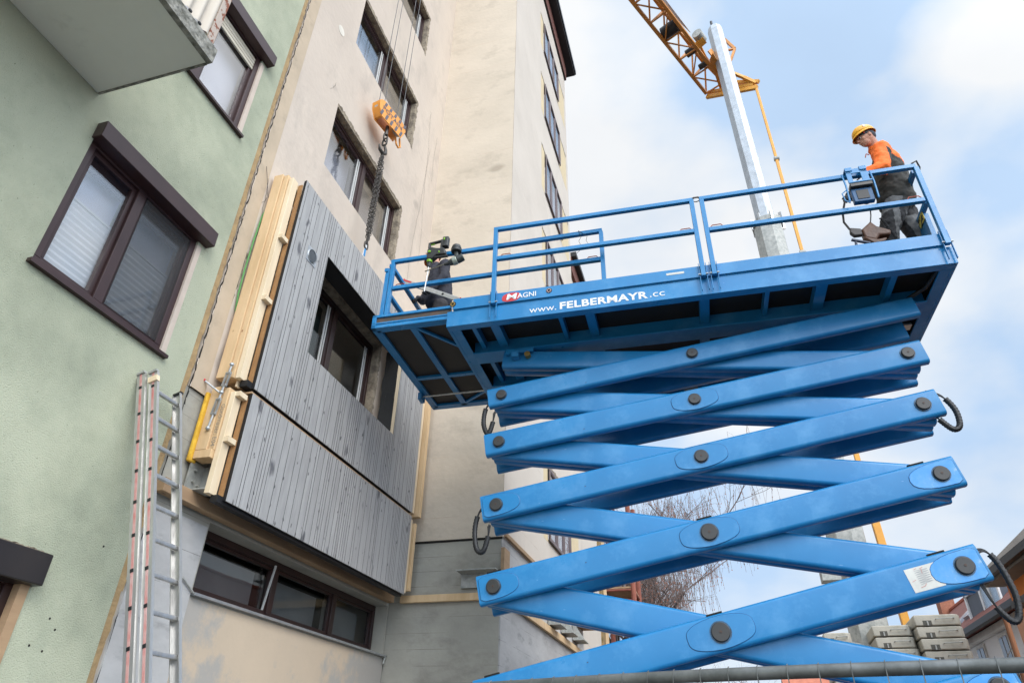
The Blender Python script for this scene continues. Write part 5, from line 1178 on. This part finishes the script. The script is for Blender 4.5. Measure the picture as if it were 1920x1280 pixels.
# pylon, counter strut and tie bar
rt = V3((2.66*KC, 12.21*KC, 14.9*KC+HZ)); root = jp(-.1, 0, .1)
m = MB()
for s in (-.35, .35): m.beam(root+js*s, rt+js*s*.3, .14, .12)
m.beam(jp(-.1, -.43, -.1), rt+V3((0, 0, -.25)), .16, .12); m.beam(jp(1.3, .2, .25), rt+V3((-.4, 0, .5)), .13, .1); m.beam(rt+V3((-.4, 0, .5)), rt, .12, .12)
m.build('counter_strut', ORY, cr_)
m = MB(); a_, b_, c_, d_ = kc(1.98, 11.95, 16.95), kc(2.31, 11.9, 16.03), kc(2.12, 11.9, 15.55), kc(1.98, 11.9, 16.05)
m.beam(a_, b_, .10, .1); m.beam(b_, c_, .09, .09); m.beam(b_, d_, .07, .07); m.beam(kc(2.07, 11.95, 16.6), kc(2.09, 11.9, 15.8), .09, .09); m.beam(c_, kc(1.97, 11.95, 15.45), .08, .08); m.build('pylon', ORG, cr_)
tie = [(2.63, 12.22, 14.85, .05), (2.65, 12.22, 12.15, .055), (2.655, 12.21, 9.3, .075), (2.63, 12.22, 4.0, .11), (2.70, 12.21, 1.3, .125), (2.74, 12.2, .3, .13)]
for i in range(5):
    a, b = tie[i], tie[i+1]; m = MB(); m.beam(kc(*a[:3]), kc(*b[:3]), a[3]*KC*.95+.02, a[3]*KC*.95, (1, 0, 0)); m.build('tie_bar', ORY, cr_, bevel=.01)
    m = MB(); m.cyl(kc(b[0]-.05, b[1], b[2]), kc(b[0]+.06, b[1], b[2]), .09, n=10); m.build('tie_joint', GALD, cr_)
m = MB(); m.box(1.6, 5.2, 16.4, 19.6, .5, 1.5); m.build('base_frame', ORY, cr_, bevel=.02)
# ballast blocks
blk_src = None
def ballast(x, y, z, wd, dep, h, lab, rz=0):
    global blk_src
    m = MB(Matrix.Translation((x, y, z)) @ Matrix.Rotation(R(rz), 4, 'Z')); c_ = .13
    pts = [(0, 0), (wd-c_, 0), (wd-.05, .03), (wd, c_), (wd, dep), (0, dep)]
    m.poly([(p[0], p[1], 0) for p in pts], (0, 0, h-.022)); t = thing('ballast_block', (x, y, z), lab, 'concrete block', 'concrete ballast blocks of the crane')
    bd = m.build('block', BLC, t, bevel=.02)
    M_ = m.M; k = MB(M_); k.box(wd*.17, wd*.36, -.004, .012, 0.0, h*.42); k.build('lifting_recess', mat('recess_shadow', (.10, .095, .08), rough=.9), bd)
    k = MB(M_); k.box(wd*.255, wd*.285, -.02, .0, .0, h*.36); k.build('recess_rod', GALD, bd)
    k = MB(M_); k.tube([(wd*.46, 0, h*.5), (wd*.46, -.05, h*.52), (wd*.48, -.06, h*.5), (wd*.82, -.06, h*.54), (wd*.84, -.05, h*.56), (wd*.84, 0, h*.54)], .010, 6); k.build('steel_handle', GALD, bd)
NM = ['topmost', 'second from the top', 'third from the top', 'fourth from the top', 'fifth from the top', 'sixth from the top', 'seventh from the top']
for n_, (x, y, wd, zt, cnt) in enumerate(((3.80, 16.52, .86, 4.56, 7), (3.02, 16.78, .76, 4.42, 7), (2.02, 16.75, .55, 4.30, 7))):
    nm = ['right hand stack', 'middle stack behind the yellow bar', 'left stack beside the mast'][n_]
    for i in range(cnt):
        h = .228; ballast(x+random.uniform(-.012, .012)+i*.012, y+random.uniform(-.01, .01), zt-h*(i+1), wd, 1.3, h, 'concrete ballast block, %s in the %s' % (NM[i], nm), -2)

# ------------------------------------------------------------ site fence
fa_, fb_ = LM@V3((-1.0, 3.075, 2.0)), LM@V3((2.6, 1.96, 2.0)); fdn = (fb_-fa_).normalized()
fn = thing('fence_panel', ((fa_.x+fb_.x)/2, (fa_.y+fb_.y)/2, 0), 'gray tubular mesh site fence panel crossing the bottom right corner', 'fence')
def fp(t_, z): return V3((fa_.x+fdn.x*t_, fa_.y+fdn.y*t_, z))
FL = (fb_-fa_).length; FTB = mat('dull_zinc_tube', (.20, .205, .20), (.10, .105, .10), sc=9, rough=.42, metal=.5, rv=.1)
def zt_(t_): return 1.982+.012*math.sin(t_*1.4)
m = MB(); m.tube([fp(FL*i/16, zt_(FL*i/16)) for i in range(17)], .0215, 16); m.build('top_rail', FTB, fn, smooth=60)
m = MB(); m.cyl(fp(0, 0.05), fp(0, 2.0), .021, n=14); m.build('post', FTB, fn); m = MB(); m.cyl(fp(FL, 0.05), fp(FL, 2.0), .021, n=14); m.build('post', FTB, fn)
m = MB(); m.cyl(fp(0, .15), fp(FL, .15), .021, n=14); m.build('bottom_rail', FTB, fn)
m = MB(); t_ = .05; fnv = V3((fdn.y, -fdn.x, 0))
while t_ < FL:
    zz = zt_(t_); m.tube([fp(t_, .15)+fnv*.0235, fp(t_, zz)+fnv*.0245, fp(t_, zz+.02)+fnv*.013, fp(t_, zz+.0245)-fnv*.0], .0019, 5); t_ += .1
for i in range(8): m.cyl(fp(0, .3+.22*i)+fnv*.027, fp(FL, .3+.22*i)+fnv*.027, .0017, n=5)
m.build('wire_mesh', FTB, fn)
for e in (0, FL):
    m = MB(); c = fp(e, 0); m.box(c.x-.12, c.x+.12, c.y-.35, c.y+.35, 0, .14); m.build('foot', BLC, fn, bevel=.02)

# ------------------------------------------------------------ background: trees, scaffold, houses
BARK = mat('dark_bark', (.060, .048, .042), (.035, .028, .025), sc=8, rough=.95)
TWG = mat('reddish_twigs', (.17, .125, .11), (.11, .085, .078), sc=4, rough=.9)
SEED = mat('withered_leaves', (.38, .15, .08), (.26, .11, .07), sc=3, rough=.9)
def tree(name, x, y, h, spread, seed, lab, droop=1.0, levels=4, leaves=True, lean=(0, 0)):
    rnd = random.Random(seed); t = thing(name, (x, y, 0), lab, 'tree'); tr = MB(); tw_ = MB(); sd_ = MB()
    def grow(p, d, L_, r, lv):
        n = 5; pts = [p]; rr = [r]; q = p.copy(); dd = d.copy()
        for i in range(n):
            dd = (dd+V3((rnd.uniform(-.22, .22), rnd.uniform(-.22, .22), rnd.uniform(-.12, .14)-(.05*droop if lv > 2 else 0)))).normalized(); q = q+dd*L_/n; pts.append(q.copy()); rr.append(r*(1-.5*(i+1)/n))
        (tr if lv < 2 else tw_).tube(pts, r, 6 if lv < 2 else 3, cap=False, rr=rr)
        if lv == levels:
            if droop > .5:
                for k in range(4):
                    s0 = pts[rnd.randint(1, n)]; e = [s0]; v = V3((rnd.uniform(-.25, .25), rnd.uniform(-.25, .25), -.2)); LL = rnd.uniform(.5, 1.4)
                    for i in range(4): v = (v+V3((0, 0, -.45))).normalized(); e.append(e[-1]+v*LL/4)
                    tw_.tube(e, .006, 3, cap=False)
                    if leaves:
                        for i in range(rnd.randint(1, 4)):
                            c = e[rnd.randint(1, 4)]; a = V3((rnd.uniform(-1, 1), rnd.uniform(-1, 1), rnd.uniform(-1, 1))).normalized()*.03; b_ = V3((0, 0, -.07)); sd_.add([c, c+a+b_*.5, c+b_, c-a+b_*.5], [(0, 1, 2, 3)])
            return
        k = {0: 8, 1: 6, 2: 5, 3: 4}[lv]
        for i in range(k):
            f = rnd.uniform(.35 if lv == 0 else .2, 1); j_ = min(int(f*n), n-1); s0 = pts[j_].lerp(pts[j_+1], f*n-j_)
            a = rnd.uniform(0, 2*math.pi); o = V3((math.cos(a)*spread, math.sin(a)*spread, rnd.uniform(.1, .8)))
            grow(s0, (dd*.55+o).normalized(), L_*rnd.uniform(.48, .72), rr[j_]*.55, lv+1)
    grow(V3((x, y, 0)), V3((lean[0], lean[1], 1)).normalized(), h*.55, h*.022, 0)
    tr.build('trunk', BARK, t, smooth=80); tw_.build('twigs', TWG, t, smooth=80)
    if sd_.f: sd_.build('dry_leaves', SEED, t)
    return t
tree('birch_tree', -5.0, 29.5, 14.0, .9, 5, 'tall leafless birch with drooping twigs and reddish dry leaves')
tree('bare_tree', 0.2, 33, 6.6, .9, 11, 'low bare tree showing just above the fence in the lowest gap', droop=.2)
tree('bare_tree', -1.9, 36, 6.6, .9, 14, 'faint bare tree farther back, left of the low bare tree', droop=.2)
# scaffold
sc_ = thing('scaffold', (-2.9, 21.8, 0), 'small rusty red tube scaffold at the far end of the beige building', 'scaffold')
m = MB()
for x in (-3.35, -2.45):
    for y in (21.2, 22.6): m.cyl((x, y, 0), (x, y, 9.2), .075, n=10)
m.build('standard', mat('rusty_tube', (.32, .10, .06), (.20, .06, .04), sc=6, rough=.7), sc_)
m = MB()
for z in (2.2, 4.2, 6.0, 6.3, 8.2): m.cyl((-3.35, 21.2, z), (-2.45, 21.2, z), .035, n=8); m.cyl((-3.35, 22.6, z), (-2.45, 22.6, z), .035, n=8); m.cyl((-3.35, 21.2, z), (-3.35, 22.6, z), .035, n=8); m.cyl((-2.45, 21.2, z), (-2.45, 22.6, z), .035, n=8)
m.cyl((-2.45, 21.2, 8.2), (-3.0, 21.2, 8.9), .03, n=8); build_split(m, 'ledger', MT['rusty_tube'], sc_)
m = MB()
for z in (4.25, 6.35): m.box(-3.35, -2.45, 21.2, 22.6, z, z+.05)
m.build('scaffold_board', PIN2, sc_)
# gray house
RT = mat('red_roof_tiles', (.24, .075, .05), (.16, .05, .038), sc=5, rough=.8)
lines('red_roof_tiles', 1, .24, (.08, .03, .025), .16, 0); lines('red_roof_tiles', 2, .16, (.09, .035, .028), .2, 0)
HG = mat('pale_gray_render', (.74, .74, .76), (.68, .68, .70), sc=1, rough=.9)
gh = thing('gray_house', (10, 24, 0), 'pale gray house with a brown-red tiled roof, dormer and tall narrow windows', 'house')
m = MB(); m.box(7.0, 12.8, 10, 38, 0, 5.1); m.build('wall', HG, gh)
m = MB(); m.box(6.82, 6.998, 10, 38.02, 4.98, 5.16); m.build('cornice', mat('white_cornice', (.60, .60, .60), rough=.8), gh, bevel=.03)
m = MB(); m.poly([(6.5, 38.2, 5.2), (9.9, 38.2, 8.05), (13.3, 38.2, 5.2)], (0, -28.4, 0)); rf_ = m.build('roof', RT, gh)
m = MB(); m.box(6.40, 6.56, 9.8, 38.2, 5.08, 5.22); m.build('gutter', BK, rf_)
m = MB(); m.cyl((9.9, 38.25, 8.06), (9.9, 9.8, 8.06), .10, n=10); m.build('ridge', mat('bright_red_ridge', (.36, .09, .05), rough=.8), rf_)
m = MB(); m.box(9.5, 10.1, 36.0, 36.6, 7.2, 8.75); chm = m.build('chimney', mat('chimney_brick', (.36, .15, .09), (.26, .10, .06), sc=12, rough=.9), rf_)
m = MB(); m.box(9.4, 10.2, 35.9, 36.7, 8.75, 8.86); m.build('chimney_cap', PIN2, chm)
m = MB(); m.box(7.15, 9.0, 21.4, 24.3, 5.55, 6.36); dm_ = m.build('dormer', mat('dormer_gray', (.085, .10, .13), rough=.6), rf_)
m = MB()
for y in (21.4, 22.1, 22.85, 24.25): m.box(7.10, 7.149, y-.05, y+.06, 5.68, 6.36)
m.box(7.10, 7.149, 21.4, 24.3, 6.30, 6.42); m.box(7.10, 7.149, 21.4, 24.3, 5.60, 5.68); m.build('dormer_trim', WHT, dm_)
m = MB(); m.box(7.12, 7.145, 21.46, 22.05, 5.70, 6.28); m.box(7.12, 7.145, 22.16, 22.8, 5.70, 6.28); m.build('dormer_glass', GLASS, dm_)
for y in (25.3, 26.3):
    m = MB(); sl = V3((3.4, 0, 2.85)).normalized(); m.beam(V3((7.3, y, 5.92)), V3((7.3, y, 5.92))+sl*1.3, .10, .55, (-sl.z, 0, sl.x)); m.build('skylight', mat('skylight_glass', (.32, .36, .42), rough=.15), rf_)
for y in (17.0, 19.3, 21.45, 23.5, 25.6, 27.8):
    m = MB(); m.box(6.95, 6.997, y-.08, y+.66, 3.1, 4.92); f = m.build('window', mat('white_trim', (.62, .62, .62), rough=.8), gh)
    m = MB(); m.box(6.935, 6.948, y, y+.26, 3.2, 4.84); m.box(6.935, 6.948, y+.33, y+.58, 3.2, 4.84); m.build('pane', mat('brown_pane', (.12, .10, .10), rough=.12), f)
    m = MB()
    for i in range(9): m.cyl((6.78, y-.1+.1*i, 3.5), (6.78, y-.1+.1*i, 4.2), .01, n=5)
    m.cyl((6.78, y-.15, 4.2), (6.78, y+.78, 4.2), .016, n=6); m.build('french_balcony', GALD, f)
# orange house
oh = thing('orange_house', (8, 13, 0), 'bright orange rendered house with dark roof tiles at the far right edge', 'house')
m = MB(); m.box(5.2, 12, 9.0, 15.15, 0, 4.92); m.build('wall', mat('orange_render', (.62, .20, .04), (.55, .17, .035), sc=1, rough=.9), oh)
m = MB(); m.box(5.15, 5.199, 9.0, 15.18, 0, 4.15); m.build('plinth', mat('salmon_render', (.55, .30, .20), rough=.9), oh)
m = MB(); m.poly([(4.82, 15.25, 4.92), (6.6, 15.25, 6.2), (6.6, 15.25, 6.0), (5.0, 15.25, 4.86)], (0, -6.5, 0)); orf = m.build('roof', mat('dark_roof_tiles', (.05, .05, .056), (.03, .03, .034), sc=6, rough=.6), oh)
lines('dark_roof_tiles', 1, .22, (.12, .12, .13), .25, 0); lines('dark_roof_tiles', 2, .16, (.015, .015, .015), .25, 0)
m = MB(); m.poly([(5.03, 15.32, 5.16), (7.6, 15.32, 7.2), (7.6, 15.32, 6.3), (5.0, 15.32, 4.86)], (0, .12, 0)); m.build('barge_board', mat('gray_brown_board', (.20, .18, .16), rough=.8), orf)
m = MB(); m.box(4.86, 5.2, 8.6, 15.2, 4.76, 4.82); m.build('eaves', MT['gray_brown_board'], orf)
m = MB(); m.box(4.74, 4.85, 8.6, 15.25, 4.80, 4.92); m.build('gutter', BK, orf)
m = MB(); m.box(4.75, 5.15, 12.5, 13.95, 4.15, 4.25); m.build('canopy', BK, oh)
# distant roofs
for i, (x, y, w_, d_, h, rh, lab) in enumerate(((-4.6, 42, 5.0, 6, 4.4, 1.2, 'distant house with a red roof low behind the bare trees, farthest left'), (5.4, 44, 4.4, 7, 4.9, 1.7, 'distant red roofed house just left of the crane mast'), (9.5, 46, 6, 7, 6.2, 2.2, 'distant red roofed house just right of the crane mast'))):
    t = thing('distant_house', (x, y, 0), lab, 'house', 'red roofed houses in the distance')
    m = MB(); m.box(x-w_/2, x+w_/2, y, y+d_, 0, h); m.build('wall', mat('far_wall', (.6, .55, .48), rough=.9), t)
    m = MB(); m.poly([(x-w_/2-.3, y-.3, h-.1), (x-w_/2-.3, y+d_/2, h+rh), (x-w_/2-.3, y+d_+.3, h-.1)], (w_+.6, 0, 0)); m.build('roof', mat('far_red_roof', (.50, .17, .10), (.38, .12, .07), sc=3, rough=.85), t)
# leaning wooden post with a wire
m = MB(); m.cyl((3.02, 9.45, 0), (3.14, 9.52, 3.30), .034, .030, 10); tag(m.build('wooden_post', mat('weathered_orange_wood', (.30, .12, .05), (.20, .08, .035), sc=8, rough=.85, st=(2, 2, .4))), 'rough orange brown wooden post standing in front of the gray house', 'post')
m = MB(); m.tube([(3.13, 9.5, 3.0), (3.6, 11.5, 3.05), (4.2, 14.5, 3.4)], .005, 5); tag(m.build('wire', GALD), 'thin wire stretched from the wooden post across the gray house', 'wire')
